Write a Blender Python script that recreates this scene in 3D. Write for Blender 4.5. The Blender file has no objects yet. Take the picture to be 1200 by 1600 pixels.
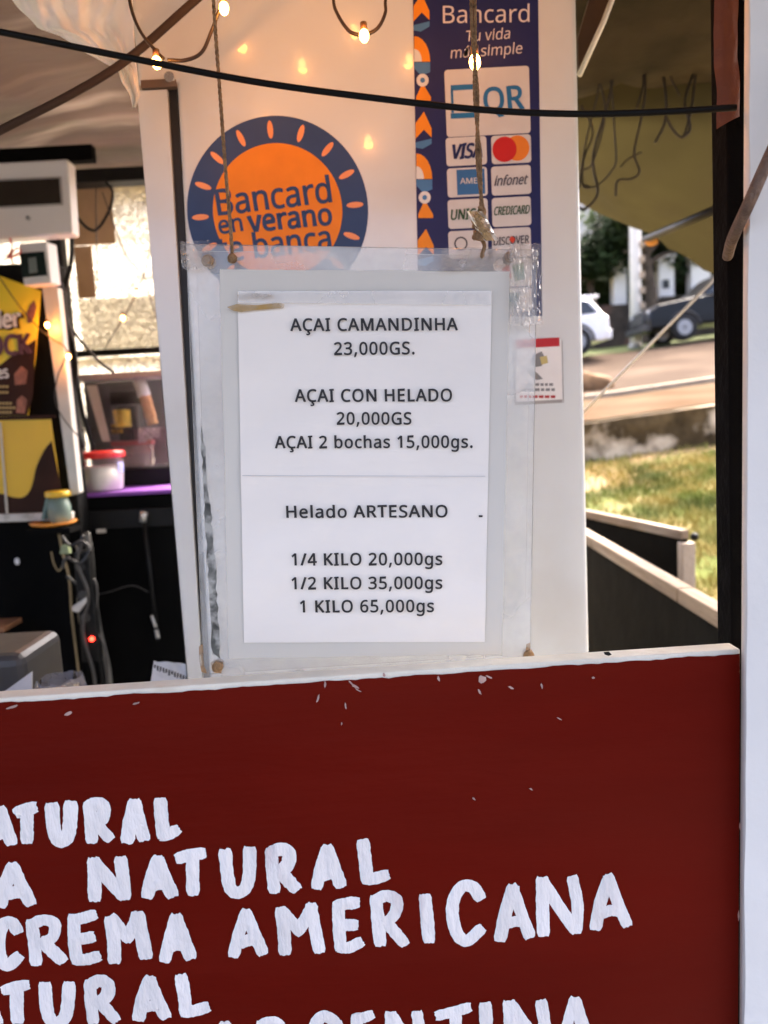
import bpy, math, random
from mathutils import Vector, Matrix, noise
R = math.radians
random.seed(7)
sc = bpy.context.scene
col = sc.collection

# ---------------------------------------------------------------- camera, world, sun, exposure
F = 1200.0                      # focal length in photo pixels (photo 1200 x 1600)
CAM = Vector((0, 0, 1.35)); PITCH = R(7.0); ROLL = R(3.0)
fw = Vector((0, math.cos(PITCH), -math.sin(PITCH)))
r0 = Vector((1, 0, 0)); u0 = Vector((0, math.sin(PITCH), math.cos(PITCH)))
rt = r0*math.cos(ROLL) - u0*math.sin(ROLL)
up = u0*math.cos(ROLL) + r0*math.sin(ROLL)
cd = bpy.data.cameras.new('camera'); cam = bpy.data.objects.new('camera', cd); col.objects.link(cam)
cam.matrix_world = Matrix(((rt.x, up.x, -fw.x, CAM.x), (rt.y, up.y, -fw.y, CAM.y), (rt.z, up.z, -fw.z, CAM.z), (0, 0, 0, 1)))
cd.sensor_fit = 'VERTICAL'; cd.sensor_height = 36; cd.lens = 27
cd.clip_start = 0.02; cd.clip_end = 2000
cd.dof.use_dof = True; cd.dof.focus_distance = 0.66; cd.dof.aperture_fstop = 6.2
sc.camera = cam

SUN_EL, SUN_AZ = 52, 40          # sun behind the stall, to the right (azimuth from +Y towards +X)
w = bpy.data.worlds.new('World'); sc.world = w; w.use_nodes = True
nt = w.node_tree; nt.nodes.clear()
sky = nt.nodes.new('ShaderNodeTexSky'); sky.sky_type = 'NISHITA'; sky.sun_disc = False
sky.sun_elevation = R(SUN_EL); sky.sun_rotation = R(SUN_AZ)
sky.air_density = 0.5; sky.dust_density = 8.0; sky.ozone_density = 0.1
bg = nt.nodes.new('ShaderNodeBackground'); bg.inputs['Strength'].default_value = 0.15
wo = nt.nodes.new('ShaderNodeOutputWorld')
nt.links.new(sky.outputs[0], bg.inputs[0]); nt.links.new(bg.outputs[0], wo.inputs[0])
sl = bpy.data.lights.new('sun', 'SUN'); so = bpy.data.objects.new('sun', sl); col.objects.link(so)
sl.energy = 0.5; sl.angle = R(14); sl.color = (1, 0.93, 0.82)
sd = Vector((math.sin(R(SUN_AZ))*math.cos(R(SUN_EL)), math.cos(R(SUN_AZ))*math.cos(R(SUN_EL)), math.sin(R(SUN_EL))))
so.rotation_euler = (-sd).to_track_quat('-Z', 'Y').to_euler()
so.location = (6, 8, 12)
sc.view_settings.view_transform = 'Standard'; sc.view_settings.look = 'None'
sc.view_settings.exposure = 3.2; sc.view_settings.gamma = 1
sc.render.engine = 'CYCLES'
sc.cycles.use_denoising = True
sc.cycles.max_bounces = 10; sc.cycles.transparent_max_bounces = 12
sc.cycles.sample_clamp_indirect = 4

# ---------------------------------------------------------------- geometry helpers
def ray(px, py):
    return fw + rt*((px-600)/F) - up*((py-800)/F)
def P(px, py, Y):
    d = ray(px, py); return CAM + d*(Y/d.y)
def L1(c):
    c /= 255.0
    return c/12.92 if c <= .04045 else ((c+.055)/1.055)**2.4
def S(r, g, b): return (L1(r), L1(g), L1(b), 1)

class Plane:
    """a flat surface: origin, two unit axes, a normal towards the viewer"""
    def __init__(s, o, u, v):
        s.o = o; s.u = u.normalized(); s.n = s.u.cross(v).normalized(); s.v = s.n.cross(s.u)
    def uv(s, px, py):
        d = ray(px, py); t = (s.o-CAM).dot(s.n)/d.dot(s.n); q = CAM+d*t-s.o
        return Vector((q.dot(s.u), q.dot(s.v)))
    def at(s, a, off=0): return s.o + s.u*a[0] + s.v*a[1] + s.n*off
    def px(s, px, py, off=0): return s.at(s.uv(px, py), off)
def vplane(Y, yaw=0, x0=0):
    u = Vector((math.cos(yaw), math.sin(yaw), 0))
    return Plane(Vector((x0, Y, 0)), u, Vector((0, 0, 1)))

class MB:
    def __init__(s): s.v = []; s.f = []
    def add(s, vs, fs):
        b = len(s.v); s.v += [Vector(q) for q in vs]; s.f += [tuple(i+b for i in f) for f in fs]; return s
    def box(s, lo, hi):
        a, b = lo, hi
        return s.add([(a[0],a[1],a[2]),(b[0],a[1],a[2]),(b[0],b[1],a[2]),(a[0],b[1],a[2]),
                      (a[0],a[1],b[2]),(b[0],a[1],b[2]),(b[0],b[1],b[2]),(a[0],b[1],b[2])],
                     [(3,2,1,0),(4,5,6,7),(0,1,5,4),(1,2,6,5),(2,3,7,6),(3,0,4,7)])
    def hexa(s, front, back):
        n = len(front)
        return s.add(list(front)+list(back), [tuple(range(n)), tuple(range(2*n-1, n-1, -1))] +
                     [((i+1) % n, i, n+i, n+(i+1) % n) for i in range(n)])
    def prism(s, pl, pts, off=0.0, th=0.0):
        f = [pl.at(p, off) for p in pts]
        if th <= 0: return s.add(f, [tuple(range(len(f)))])
        return s.hexa(f, [pl.at(p, off-th) for p in pts])
    def pprism(s, pl, pts, off=0.0, th=0.0): return s.prism(pl, [pl.uv(*p) for p in pts], off, th)
    def rect(s, pl, x0, y0, x1, y1, off=0.0, th=0.0, r=0.0):
        """axis-aligned (in the plane) rounded rectangle through two picture corners"""
        a = pl.uv(x0, y0); b = pl.uv(x1, y1)
        return s.prism(pl, rrect(a[0], b[1], b[0], a[1], r), off, th)
    def disc(s, pl, c, r, off=0.0, th=0.0, n=64, ry=None):
        ry = ry or r
        return s.prism(pl, [Vector((c[0]+r*math.cos(2*math.pi*i/n), c[1]+ry*math.sin(2*math.pi*i/n))) for i in range(n)], off, th)
    def tube(s, pts, r, n=8, cap=True):
        pts = [Vector(p) for p in pts]; m = len(pts)
        if m < 2: return s
        vs = []; fs = []; prev = None
        for i, p in enumerate(pts):
            t = (pts[min(i+1, m-1)]-pts[max(i-1, 0)])
            t = t.normalized() if t.length > 1e-9 else Vector((0, 0, 1))
            if prev is None:
                a = Vector((0, 0, 1)) if abs(t.z) < .9 else Vector((1, 0, 0)); x = t.cross(a).normalized()
            else:
                x = (prev - t*prev.dot(t)).normalized()
            prev = x; y = t.cross(x); rr = r(i/(m-1)) if callable(r) else r
            for k in range(n):
                a = 2*math.pi*k/n; vs.append(p + x*(rr*math.cos(a)) + y*(rr*math.sin(a)))
        for i in range(m-1):
            for k in range(n):
                fs.append((i*n+k, i*n+(k+1) % n, (i+1)*n+(k+1) % n, (i+1)*n+k))
        if cap: fs += [tuple(range(n-1, -1, -1)), tuple(range((m-1)*n, m*n))]
        return s.add(vs, fs)
    def lathe(s, c, prof, n=32):
        """prof: (radius, z) pairs, bottom to top, about a vertical axis through c"""
        c = Vector(c); vs = []; fs = []; m = len(prof)
        for r, z in prof:
            for k in range(n):
                a = 2*math.pi*k/n; vs.append(c+Vector((r*math.cos(a), r*math.sin(a), z)))
        for i in range(m-1):
            for k in range(n): fs.append((i*n+k, i*n+(k+1) % n, (i+1)*n+(k+1) % n, (i+1)*n+k))
        fs += [tuple(range(n-1, -1, -1)), tuple(range((m-1)*n, m*n))]
        return s.add(vs, fs)
    def ball(s, c, r, n=10, sq=(1, 1, 1)):
        c = Vector(c); vs = []; fs = []; m = n//2
        for i in range(1, m):
            t = math.pi*i/m
            for k in range(n):
                a = 2*math.pi*k/n
                vs.append(c+Vector((r*sq[0]*math.sin(t)*math.cos(a), r*sq[1]*math.sin(t)*math.sin(a), r*sq[2]*math.cos(t))))
        vs += [c+Vector((0, 0, r*sq[2])), c-Vector((0, 0, r*sq[2]))]; T = len(vs)-2
        for i in range(m-2):
            for k in range(n): fs.append((i*n+k, (i+1)*n+k, (i+1)*n+(k+1) % n, i*n+(k+1) % n))
        for k in range(n): fs += [(T, k, (k+1) % n), (T+1, (m-2)*n+(k+1) % n, (m-2)*n+k)]
        return s.add(vs, fs)
    def grid(s, fn, nu, nv):
        vs = [fn(i/nu, j/nv) for j in range(nv+1) for i in range(nu+1)]
        return s.add(vs, [(j*(nu+1)+i, j*(nu+1)+i+1, (j+1)*(nu+1)+i+1, (j+1)*(nu+1)+i) for j in range(nv) for i in range(nu)])
def rrect(x0, y0, x1, y1, r):
    if r <= 0: return [Vector(q) for q in ((x0, y0), (x1, y0), (x1, y1), (x0, y1))]
    o = []
    for cx, cy, a in ((x1-r, y0+r, -90), (x1-r, y1-r, 0), (x0+r, y1-r, 90), (x0+r, y0+r, 180)):
        for k in range(6): t = R(a+18*k); o.append(Vector((cx+r*math.cos(t), cy+r*math.sin(t))))
    return o
def smooth(pts, k=8):
    pts = [Vector(p) for p in pts]
    if len(pts) < 3: return [pts[0].lerp(pts[-1], i/k) for i in range(k+1)]
    o = []
    q = [pts[0]*2-pts[1]]+pts+[pts[-1]*2-pts[-2]]
    for i in range(1, len(q)-2):
        a, b, c, d = q[i-1:i+3]
        for j in range(k):
            t = j/k
            o.append(.5*((2*b)+(c-a)*t+(2*a-5*b+4*c-d)*t*t+(3*b-a-3*c+d)*t**3))
    return o+[pts[-1]]
def path(px, Y):
    """a run of picture points at depth Y (a number or one per point) as smooth world points"""
    n = len(px)
    return smooth([P(p[0], p[1], Y if not isinstance(Y, (list, tuple)) else Y[i]) for i, p in enumerate(px)], 10)

WL = {}
def obj(name, mb, mat, parent=None, sm=False, bev=0, origin=None):
    if parent is None:
        if origin is None:
            xs = [v.x for v in mb.v]; ys = [v.y for v in mb.v]
            origin = Vector(((min(xs)+max(xs))/2, (min(ys)+max(ys))/2, min(v.z for v in mb.v)))
        base = Vector(origin)
    else: base = WL[parent.name]
    me = bpy.data.meshes.new(name); me.from_pydata([v-base for v in mb.v], [], mb.f)
    me.materials.append(mat); me.update()
    if sm:
        for p in me.polygons: p.use_smooth = True
    o = bpy.data.objects.new(name, me); col.objects.link(o)
    if parent is None: o.location = base
    else: o.parent = parent
    WL[o.name] = base
    if bev:
        b = o.modifiers.new('bevel', 'BEVEL'); b.width = bev; b.segments = 3; b.limit_method = 'ANGLE'; b.angle_limit = R(40)
    return o
def tag(o, label, cat, group=None, kind=None):
    o['label'] = label; o['category'] = cat
    if group: o['group'] = group
    if kind: o['kind'] = kind
    return o
def thing(name, label, cat, loc, group=None):
    o = bpy.data.objects.new(name, None); col.objects.link(o); o.location = loc; o.empty_display_size = .05
    WL[o.name] = Vector(loc); return tag(o, label, cat, group)
def struct(o): o['kind'] = 'structure'; return o

# ---------------------------------------------------------------- material helpers
def mat(name, c, rough=.6, metal=0, var=.12, scale=12, bump=0, bscale=60, dirt=None, dscale=6, dth=(.55, .7),
        coat=0, spec=.5, trans=0, emit=None, emit_s=0, stretch=(1, 1, 1), c2=None, c2s=3):
    m = bpy.data.materials.new(name); m.use_nodes = True; n = m.node_tree.nodes; l = m.node_tree.links
    b = n['Principled BSDF']; tc = n.new('ShaderNodeTexCoord'); mp = n.new('ShaderNodeMapping'); mp.inputs['Scale'].default_value = stretch
    l.new(tc.outputs['Object'], mp.inputs['Vector'])
    def noi(s, d=4):
        q = n.new('ShaderNodeTexNoise'); q.inputs['Scale'].default_value = s; q.inputs['Detail'].default_value = d
        l.new(mp.outputs[0], q.inputs['Vector']); return q
    def mixc(f, a, bb):
        q = n.new('ShaderNodeMix'); q.data_type = 'RGBA'
        l.new(f, q.inputs[0])
        for inp, v in ((q.inputs[6], a), (q.inputs[7], bb)):
            if isinstance(v, tuple): inp.default_value = v
            else: l.new(v, inp)
        return q.outputs[2]
    def ramp(src, a, bb):
        q = n.new('ShaderNodeMapRange'); q.inputs[1].default_value = a; q.inputs[2].default_value = bb
        l.new(src, q.inputs[0]); return q.outputs[0]
    c = tuple(c[:3])+(1,)
    n1 = noi(scale)
    lo = tuple(max(0, x*(1-var)) for x in c[:3])+(1,); hi = tuple(min(1, x*(1+var)) for x in c[:3])+(1,)
    cc = mixc(ramp(n1.outputs[0], .3, .7), lo, hi)
    if c2: cc = mixc(ramp(noi(c2s, 3).outputs[0], .42, .6), cc, tuple(c2[:3])+(1,))
    if dirt: cc = mixc(ramp(noi(dscale, 6).outputs[0], *dth), cc, tuple(dirt[:3])+(1,))
    l.new(cc, b.inputs['Base Color'])
    b.inputs['Metallic'].default_value = metal
    rr = n.new('ShaderNodeMapRange'); rr.inputs[3].default_value = max(.02, rough-.1); rr.inputs[4].default_value = min(1, rough+.1)
    l.new(noi(scale*2.3).outputs[0], rr.inputs[0]); l.new(rr.outputs[0], b.inputs['Roughness'])
    b.inputs['Coat Weight'].default_value = coat; b.inputs['Specular IOR Level'].default_value = spec
    b.inputs['Transmission Weight'].default_value = trans
    if emit: b.inputs['Emission Color'].default_value = tuple(emit[:3])+(1,); b.inputs['Emission Strength'].default_value = emit_s
    if bump:
        bp = n.new('ShaderNodeBump'); bp.inputs['Strength'].default_value = bump; bp.inputs['Distance'].default_value = .01
        l.new(noi(bscale, 5).outputs[0], bp.inputs['Height']); l.new(bp.outputs[0], b.inputs['Normal'])
    return m
def sheer(name, c, clear, rough=.15, var=.2, scale=8, gloss=.12):
    """clear plastic: part see-through, part milky, with a gloss"""
    m = bpy.data.materials.new(name); m.use_nodes = True; n = m.node_tree.nodes; l = m.node_tree.links
    n.remove(n['Principled BSDF']); out = n['Material Output']
    d = n.new('ShaderNodeBsdfDiffuse'); d.inputs[0].default_value = tuple(c[:3])+(1,)
    t = n.new('ShaderNodeBsdfTransparent'); g = n.new('ShaderNodeBsdfGlossy'); g.inputs['Roughness'].default_value = rough
    tc = n.new('ShaderNodeTexCoord'); q = n.new('ShaderNodeTexNoise'); q.inputs['Scale'].default_value = scale; q.inputs['Detail'].default_value = 6
    l.new(tc.outputs['Object'], q.inputs['Vector'])
    mr = n.new('ShaderNodeMapRange'); mr.inputs[1].default_value = .35; mr.inputs[2].default_value = .65
    mr.inputs[3].default_value = min(1, clear+var/2); mr.inputs[4].default_value = max(0, clear-var/2)
    l.new(q.outputs[0], mr.inputs[0])
    m1 = n.new('ShaderNodeMixShader'); l.new(mr.outputs[0], m1.inputs[0]); l.new(d.outputs[0], m1.inputs[1]); l.new(t.outputs[0], m1.inputs[2])
    fr = n.new('ShaderNodeFresnel'); fr.inputs[0].default_value = 1.3
    m2 = n.new('ShaderNodeMixShader'); l.new(fr.outputs[0], m2.inputs[0]); l.new(m1.outputs[0], m2.inputs[1]); l.new(g.outputs[0], m2.inputs[2])
    l.new(m2.outputs[0], out.inputs[0]); return m
def cloth(name, c, tr, var=.2, scale=3, bump=.3, bscale=8, **kw):
    """tarpaulin or film: diffuse plus light that comes through"""
    m = mat(name, c, .7, var=var, scale=scale, bump=bump, bscale=bscale, **kw); n = m.node_tree.nodes; l = m.node_tree.links
    b = n['Principled BSDF']; t = n.new('ShaderNodeBsdfTranslucent')
    src = b.inputs['Base Color'].links[0].from_socket; l.new(src, t.inputs[0])
    mx = n.new('ShaderNodeMixShader'); mx.inputs[0].default_value = tr
    l.new(b.outputs[0], mx.inputs[1]); l.new(t.outputs[0], mx.inputs[2]); l.new(mx.outputs[0], n['Material Output'].inputs[0]); return m
def ink(name, c, var=.05): return mat(name, c, .45, var=var, scale=40, spec=.25)

from mathutils.geometry import tessellate_polygon
# letter outlines (advance, contours as x,y pairs in 1/1000 em)
GLY = {
' ':(209,[]),
'!':(216,[[131,161,85,161,65,573,151,573],[58,43,59,61,64,75,72,85,83,92,94,96,107,97,120,96,132,92,142,85,151,75,156,61,157,43,156,26,151,12,142,2,132,-6,120,-10,107,-11,94,-10,83,-6,72,2,64,12,59,26]]),
',':(215,[[154,84,149,65,143,45,136,23,128,1,120,-20,111,-42,102,-63,94,-84,85,-103,33,-103,38,-83,43,-61,49,-38,53,-15,58,8,63,31,67,53,70,74,73,93,148,93]]),
'.':(215,[[58,43,59,61,64,75,72,85,82,92,94,96,107,97,120,96,132,92,142,85,151,75,156,61,157,43,156,26,151,12,142,2,132,-6,120,-10,107,-11,94,-10,82,-6,72,2,64,12,59,26]]),
'/':(298,[[290,573,77,0,8,0,221,573]]),
'0':(459,[[419,287,419,253,417,221,414,191,409,163,401,128,390,97,376,70,359,47,339,27,316,12,290,1,261,-6,229,-8,188,-4,153,8,122,27,97,54,76,88,60,129,51,163,44,201,41,243,39,287,40,332,44,373,50,411,58,446,73,486,93,520,119,547,149,566,186,578,229,581,269,578,304,566,335,547,361,520,382,486,399,446,408,411,414,373,418,332],[110,287,111,249,113,215,116,184,121,156,131,125,143,98,159,78,178,64,202,55,229,52,256,55,279,64,298,78,314,98,326,124,336,156,341,184,345,215,347,249,348,287,347,325,345,359,341,390,336,417,326,449,314,475,298,495,279,510,256,518,229,521,202,518,178,510,159,495,143,475,131,449,121,417,116,390,113,359,111,325]]),
'1':(459,[[285,0,216,0,216,400,216,439,217,470,219,499,211,491,203,483,196,477,169,455,108,405,71,452,226,573,285,573]]),
'2':(459,[[417,0,38,0,38,59,188,210,216,238,240,264,261,287,280,309,295,331,306,353,315,376,320,399,322,424,318,453,309,477,294,496,273,510,249,518,221,520,194,519,169,514,147,506,126,495,104,482,83,466,45,513,60,526,77,537,94,548,113,557,132,565,153,572,174,577,197,580,221,581,255,579,285,572,313,562,336,548,356,531,372,510,384,485,391,458,394,428,392,399,386,371,375,344,361,318,344,292,324,267,301,241,275,214,247,185,128,67,128,64,417,64]]),
'3':(459,[[395,439,394,414,389,392,381,372,370,355,356,339,340,326,321,316,300,307,277,302,277,298,319,290,353,276,379,255,398,229,409,198,413,163,410,131,403,101,390,74,371,50,348,30,318,14,292,4,263,-3,230,-7,193,-8,164,-7,136,-5,110,-1,85,5,60,13,36,23,36,89,61,78,87,69,114,61,141,56,168,52,194,51,241,55,278,65,305,81,324,104,335,132,339,164,337,187,331,206,320,223,306,236,288,247,265,255,240,261,211,264,179,265,123,265,123,326,180,326,209,327,236,332,259,339,278,350,294,362,307,377,316,394,321,413,323,434,320,460,311,481,295,498,274,511,249,519,219,521,199,521,181,519,164,515,147,511,132,505,117,498,103,491,89,482,75,473,39,521,61,537,87,550,115,563,147,573,181,579,218,581,260,578,296,571,327,558,352,540,376,511,390,477]]),
'4':(459,[[443,130,359,130,359,0,291,0,291,130,17,130,17,190,286,576,359,576,359,193,443,193],[291,374,291,412,293,444,294,474,295,500,292,500,287,490,282,479,276,468,270,456,263,446,257,438,86,193,291,193]]),
'5':(459,[[221,351,258,349,292,342,322,331,349,316,371,297,389,274,402,247,410,217,413,183,410,145,402,111,387,81,368,54,343,32,314,15,280,2,242,-5,199,-8,170,-7,142,-4,116,0,91,6,70,14,51,23,51,90,71,79,95,70,121,62,148,57,174,53,200,52,227,54,252,58,274,65,293,76,310,89,323,106,333,126,339,149,341,176,337,210,325,239,306,262,279,279,243,289,197,292,182,291,164,290,146,288,128,285,112,283,99,280,64,302,86,573,373,573,373,508,146,508,132,342,169,348,185,350,202,351]]),
'6':(459,[[44,245,45,278,47,310,51,342,57,374,64,404,75,433,87,461,103,486,121,510,143,530,168,548,196,562,228,572,265,578,306,581,318,580,330,580,344,579,356,578,368,576,377,573,377,513,367,516,356,519,344,520,332,522,320,523,308,523,273,521,242,515,216,504,193,491,173,474,158,454,145,431,134,407,127,380,121,352,117,322,115,291,119,291,128,303,138,315,150,326,163,335,178,343,194,350,213,355,233,357,255,358,287,356,316,349,342,338,365,322,384,303,400,279,412,251,419,220,421,184,419,147,411,112,399,82,382,55,361,33,336,15,307,2,275,-5,239,-8,212,-6,187,-1,163,7,140,19,119,35,101,54,84,76,70,103,59,133,51,166,46,204],[238,51,270,55,297,66,320,84,337,109,348,143,351,184,348,218,339,247,324,271,302,289,274,300,241,303,217,301,195,296,175,287,157,276,143,263,131,248,122,232,117,215,115,198,116,181,119,163,123,146,129,129,137,114,146,99,158,85,170,74,185,64,201,57,219,53]]),
'A':(512,[[437,0,368,177,141,177,73,0,0,0,224,575,289,575,512,0],[282,415,274,438,263,473,255,500,247,468,238,438,230,415,165,241,346,241]]),
'B':(521,[[241,573,292,571,336,565,373,555,404,541,428,522,445,497,455,467,459,431,457,409,453,389,446,371,437,354,424,340,409,328,392,317,372,309,350,304,350,300,373,295,395,288,415,279,433,267,448,253,461,236,470,215,476,191,478,163,475,130,467,100,454,74,436,52,413,33,385,19,354,8,318,2,279,0,78,0,78,573],[256,329,300,331,334,339,357,352,372,371,381,394,384,423,380,451,369,474,351,490,324,502,289,509,245,511,150,511,150,329],[150,269,150,61,265,61,311,64,346,74,371,91,388,112,398,138,401,168,399,188,395,205,388,221,377,235,362,247,344,256,321,263,293,267,260,269]]),
'C':(507,[[323,517,294,516,266,510,241,502,217,490,196,474,178,456,162,434,149,410,139,383,131,353,127,321,125,286,126,252,131,220,138,191,147,164,164,132,186,105,213,83,244,68,281,58,322,55,347,56,371,58,394,62,416,66,438,72,460,78,460,15,438,8,416,2,393,-2,369,-6,342,-7,312,-8,270,-6,232,1,197,12,166,28,139,48,115,72,95,99,78,131,65,165,56,203,51,244,49,287,50,319,53,349,59,378,67,406,81,440,99,471,120,499,145,523,174,543,206,559,242,571,281,578,324,581,353,580,381,577,409,572,435,565,460,557,482,547,453,486,435,494,415,501,394,508,372,513,348,516]]),
'D':(585,[[536,292,534,246,528,203,516,165,501,131,481,100,457,74,430,51,399,33,364,18,325,8,283,2,237,0,78,0,78,573,254,573,296,571,335,565,371,555,404,540,434,523,460,501,483,475,502,446,517,413,528,377,534,336],[460,289,459,326,454,359,446,388,435,415,416,444,391,469,361,487,327,500,287,508,244,511,150,511,150,62,228,62,282,65,329,76,369,94,402,119,428,151,446,190,457,236]]),
'E':(446,[[398,0,78,0,78,573,398,573,398,509,150,509,150,330,383,330,383,268,150,268,150,63,398,63]]),
'G':(584,[[326,302,524,302,524,22,493,12,462,5,431,-1,398,-5,362,-7,323,-8,280,-6,241,1,205,12,173,28,145,47,120,71,98,98,81,130,67,164,57,202,51,243,49,286,51,330,58,370,69,407,84,442,104,473,127,500,154,524,186,544,220,560,259,571,300,578,346,581,377,580,407,577,437,572,465,565,491,557,516,547,489,484,468,493,445,501,421,508,395,513,369,516,342,517,309,515,278,510,250,501,225,489,195,468,170,441,150,409,139,382,131,353,126,321,124,286,126,253,130,222,137,193,146,166,164,133,187,106,216,84,241,71,270,62,303,56,340,55,364,55,385,56,404,59,421,61,437,65,452,68,452,238,326,238]]),
'H':(594,[[516,0,443,0,443,267,150,267,150,0,78,0,78,573,150,573,150,330,443,330,443,573,516,573]]),
'I':(272,[[239,0,32,0,32,42,99,57,99,515,32,531,32,573,239,573,239,531,172,515,172,57,239,42]]),
'K':(496,[[496,0,411,0,209,273,150,222,150,0,78,0,78,573,150,573,150,290,166,308,182,327,199,345,249,399,403,573,488,573,261,323]]),
'L':(420,[[78,0,78,573,150,573,150,64,400,64,400,0]]),
'M':(727,[[330,0,142,502,139,502,140,490,141,477,142,461,142,444,143,426,144,407,144,387,144,367,144,347,144,0,78,0,78,573,184,573,361,103,364,103,544,573,650,573,650,0,578,0,578,352,578,371,579,389,579,408,580,426,580,443,581,460,584,501,581,501,390,0]]),
'N':(609,[[532,0,447,0,141,476,138,476,139,462,140,448,141,432,143,378,144,359,144,340,144,320,144,0,78,0,78,573,161,573,467,99,470,99,468,137,466,193,465,213,464,232,464,249,464,573,532,573]]),
'O':(626,[[577,287,576,255,573,224,568,194,561,166,547,132,531,101,510,73,486,49,459,29,428,13,393,1,355,-6,314,-8,271,-6,232,1,196,13,165,29,138,49,114,73,94,101,78,132,65,167,58,195,53,224,50,255,49,288,51,331,56,370,65,408,78,442,94,473,114,500,138,524,166,545,197,561,232,572,271,579,314,581,356,579,393,572,428,561,459,545,486,525,510,501,530,473,547,442,560,408,570,370,576,330],[125,287,126,252,130,220,136,190,145,163,161,131,182,104,207,83,238,67,273,58,314,55,354,58,390,67,420,83,445,104,465,131,481,163,490,190,496,220,500,252,501,287,498,338,490,384,476,423,456,457,431,484,398,503,360,514,314,518,274,515,238,506,207,490,182,469,161,443,145,411,136,384,130,354,126,322]]),
'Q':(626,[[577,287,576,253,573,221,567,190,559,160,544,124,525,92,503,64,476,40,445,21,411,6,548,-136,444,-136,334,-7,324,-8,314,-8,271,-6,232,1,196,13,165,29,138,49,114,73,94,101,78,132,65,167,58,195,53,224,50,255,49,288,51,331,56,370,65,408,78,442,94,473,114,500,138,524,166,545,197,561,232,572,271,579,314,581,356,579,393,572,428,561,459,545,486,525,510,501,530,473,547,442,560,408,570,370,576,330],[125,287,126,252,130,220,136,190,145,163,161,131,182,104,207,83,238,67,273,58,314,55,354,58,390,67,420,83,445,104,465,131,481,163,490,190,496,220,500,252,501,287,498,338,490,384,476,423,456,457,431,484,398,503,360,514,314,518,274,515,238,506,207,490,182,469,161,443,145,411,136,384,130,354,126,322]]),
'R':(499,[[236,573,281,571,320,565,353,555,381,540,404,522,422,500,434,474,442,444,444,410,442,381,437,356,427,334,415,315,401,298,385,285,367,274,349,264,330,257,487,0,403,0,264,237,150,237,150,0,78,0,78,573],[232,510,150,510,150,298,236,298,278,301,312,310,338,325,355,347,366,374,370,407,368,430,363,450,355,467,343,480,328,491,310,500,287,505,261,509]]),
'S':(440,[[403,153,400,121,392,92,378,66,359,44,335,26,307,11,274,1,238,-6,198,-8,177,-8,157,-7,137,-5,118,-2,100,1,83,4,68,9,54,14,41,19,41,88,62,80,86,72,113,65,142,59,171,56,201,55,228,56,252,60,273,66,290,74,305,85,316,98,324,113,329,129,330,147,329,164,325,180,318,194,308,207,295,218,277,230,255,241,228,252,196,265,172,274,151,284,131,294,114,305,98,317,85,330,74,344,65,359,57,375,52,393,49,413,48,435,51,464,58,490,71,513,89,533,110,550,136,563,165,573,197,579,231,581,262,580,290,577,318,572,343,565,367,558,389,549,366,487,346,495,325,502,302,508,278,513,254,516,229,517,207,516,187,513,169,507,155,499,142,489,133,478,126,464,122,450,121,434,122,416,126,400,133,386,143,373,156,362,172,351,193,341,217,330,246,318,278,306,307,293,332,279,353,264,371,247,385,228,395,206,401,181]]),
'T':(446,[[259,0,187,0,187,509,8,509,8,573,437,573,437,509,259,509]]),
'U':(586,[[513,202,511,164,503,128,489,95,470,65,446,40,416,20,389,8,360,-1,327,-6,290,-8,240,-4,196,7,159,25,128,50,104,82,86,118,76,158,72,204,72,573,144,573,144,201,148,158,161,122,182,93,211,72,248,59,294,55,327,57,355,63,379,73,399,88,415,105,427,126,435,149,440,174,442,202,442,573,513,573]]),
'V':(481,[[481,573,277,0,204,0,0,573,75,573,204,205,210,190,215,175,220,160,231,119,235,106,238,93,241,80,243,93,246,106,250,119,253,133,257,147,262,161,277,207,405,573]]),
'X':(470,[[467,0,385,0,233,249,79,0,3,0,193,298,15,573,95,573,236,348,377,573,453,573,276,300]]),
'a':(450,[[231,437,268,435,299,428,326,418,347,403,368,375,381,338,385,293,385,0,334,0,320,61,317,61,304,46,292,33,279,22,265,13,250,5,234,-1,216,-5,195,-7,172,-8,148,-7,124,-2,103,6,84,16,68,30,55,48,45,68,39,92,37,119,43,159,59,192,87,219,116,234,152,245,194,253,243,257,316,259,316,285,313,317,306,342,293,359,275,371,253,378,227,380,205,379,183,376,163,370,143,363,124,355,106,347,84,400,104,410,126,419,151,426,177,432,204,436],[252,208,204,203,167,195,141,182,124,165,113,144,110,119,112,97,120,79,132,66,148,56,167,51,188,49,223,52,253,62,279,79,299,103,311,134,315,172,315,210]]),
'b':(493,[[139,461,139,443,138,426,138,410,137,396,136,383,135,373,139,373,153,390,169,405,189,419,213,429,240,435,272,437,310,434,344,423,374,406,401,381,422,350,437,312,446,267,449,215,448,180,444,147,437,118,427,91,410,61,390,36,365,17,337,3,306,-5,272,-8,240,-6,213,0,189,10,169,24,153,38,139,55,133,55,119,0,68,0,68,609,139,609],[260,379,231,377,207,371,188,361,172,348,159,330,150,308,144,282,140,252,139,217,139,214,140,177,145,144,153,116,165,93,187,69,219,55,261,51,297,55,325,69,348,93,360,117,369,145,374,178,376,216,374,254,369,287,360,315,348,338,325,360,296,374]]),
'c':(385,[[241,-8,204,-5,170,2,139,15,112,34,88,58,69,87,58,114,50,143,46,176,44,213,46,250,51,284,59,315,71,342,90,372,114,396,142,415,174,428,208,435,245,438,267,437,288,435,309,431,328,426,344,421,358,415,337,356,323,361,308,365,292,370,275,373,259,375,244,376,217,374,193,368,172,358,155,343,141,325,131,303,123,277,119,247,117,213,119,181,123,152,131,126,141,104,155,86,172,71,191,61,214,55,240,53,262,54,283,56,302,60,319,65,336,71,351,78,351,15,336,8,320,3,304,-2,285,-5,264,-7]]),
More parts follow.
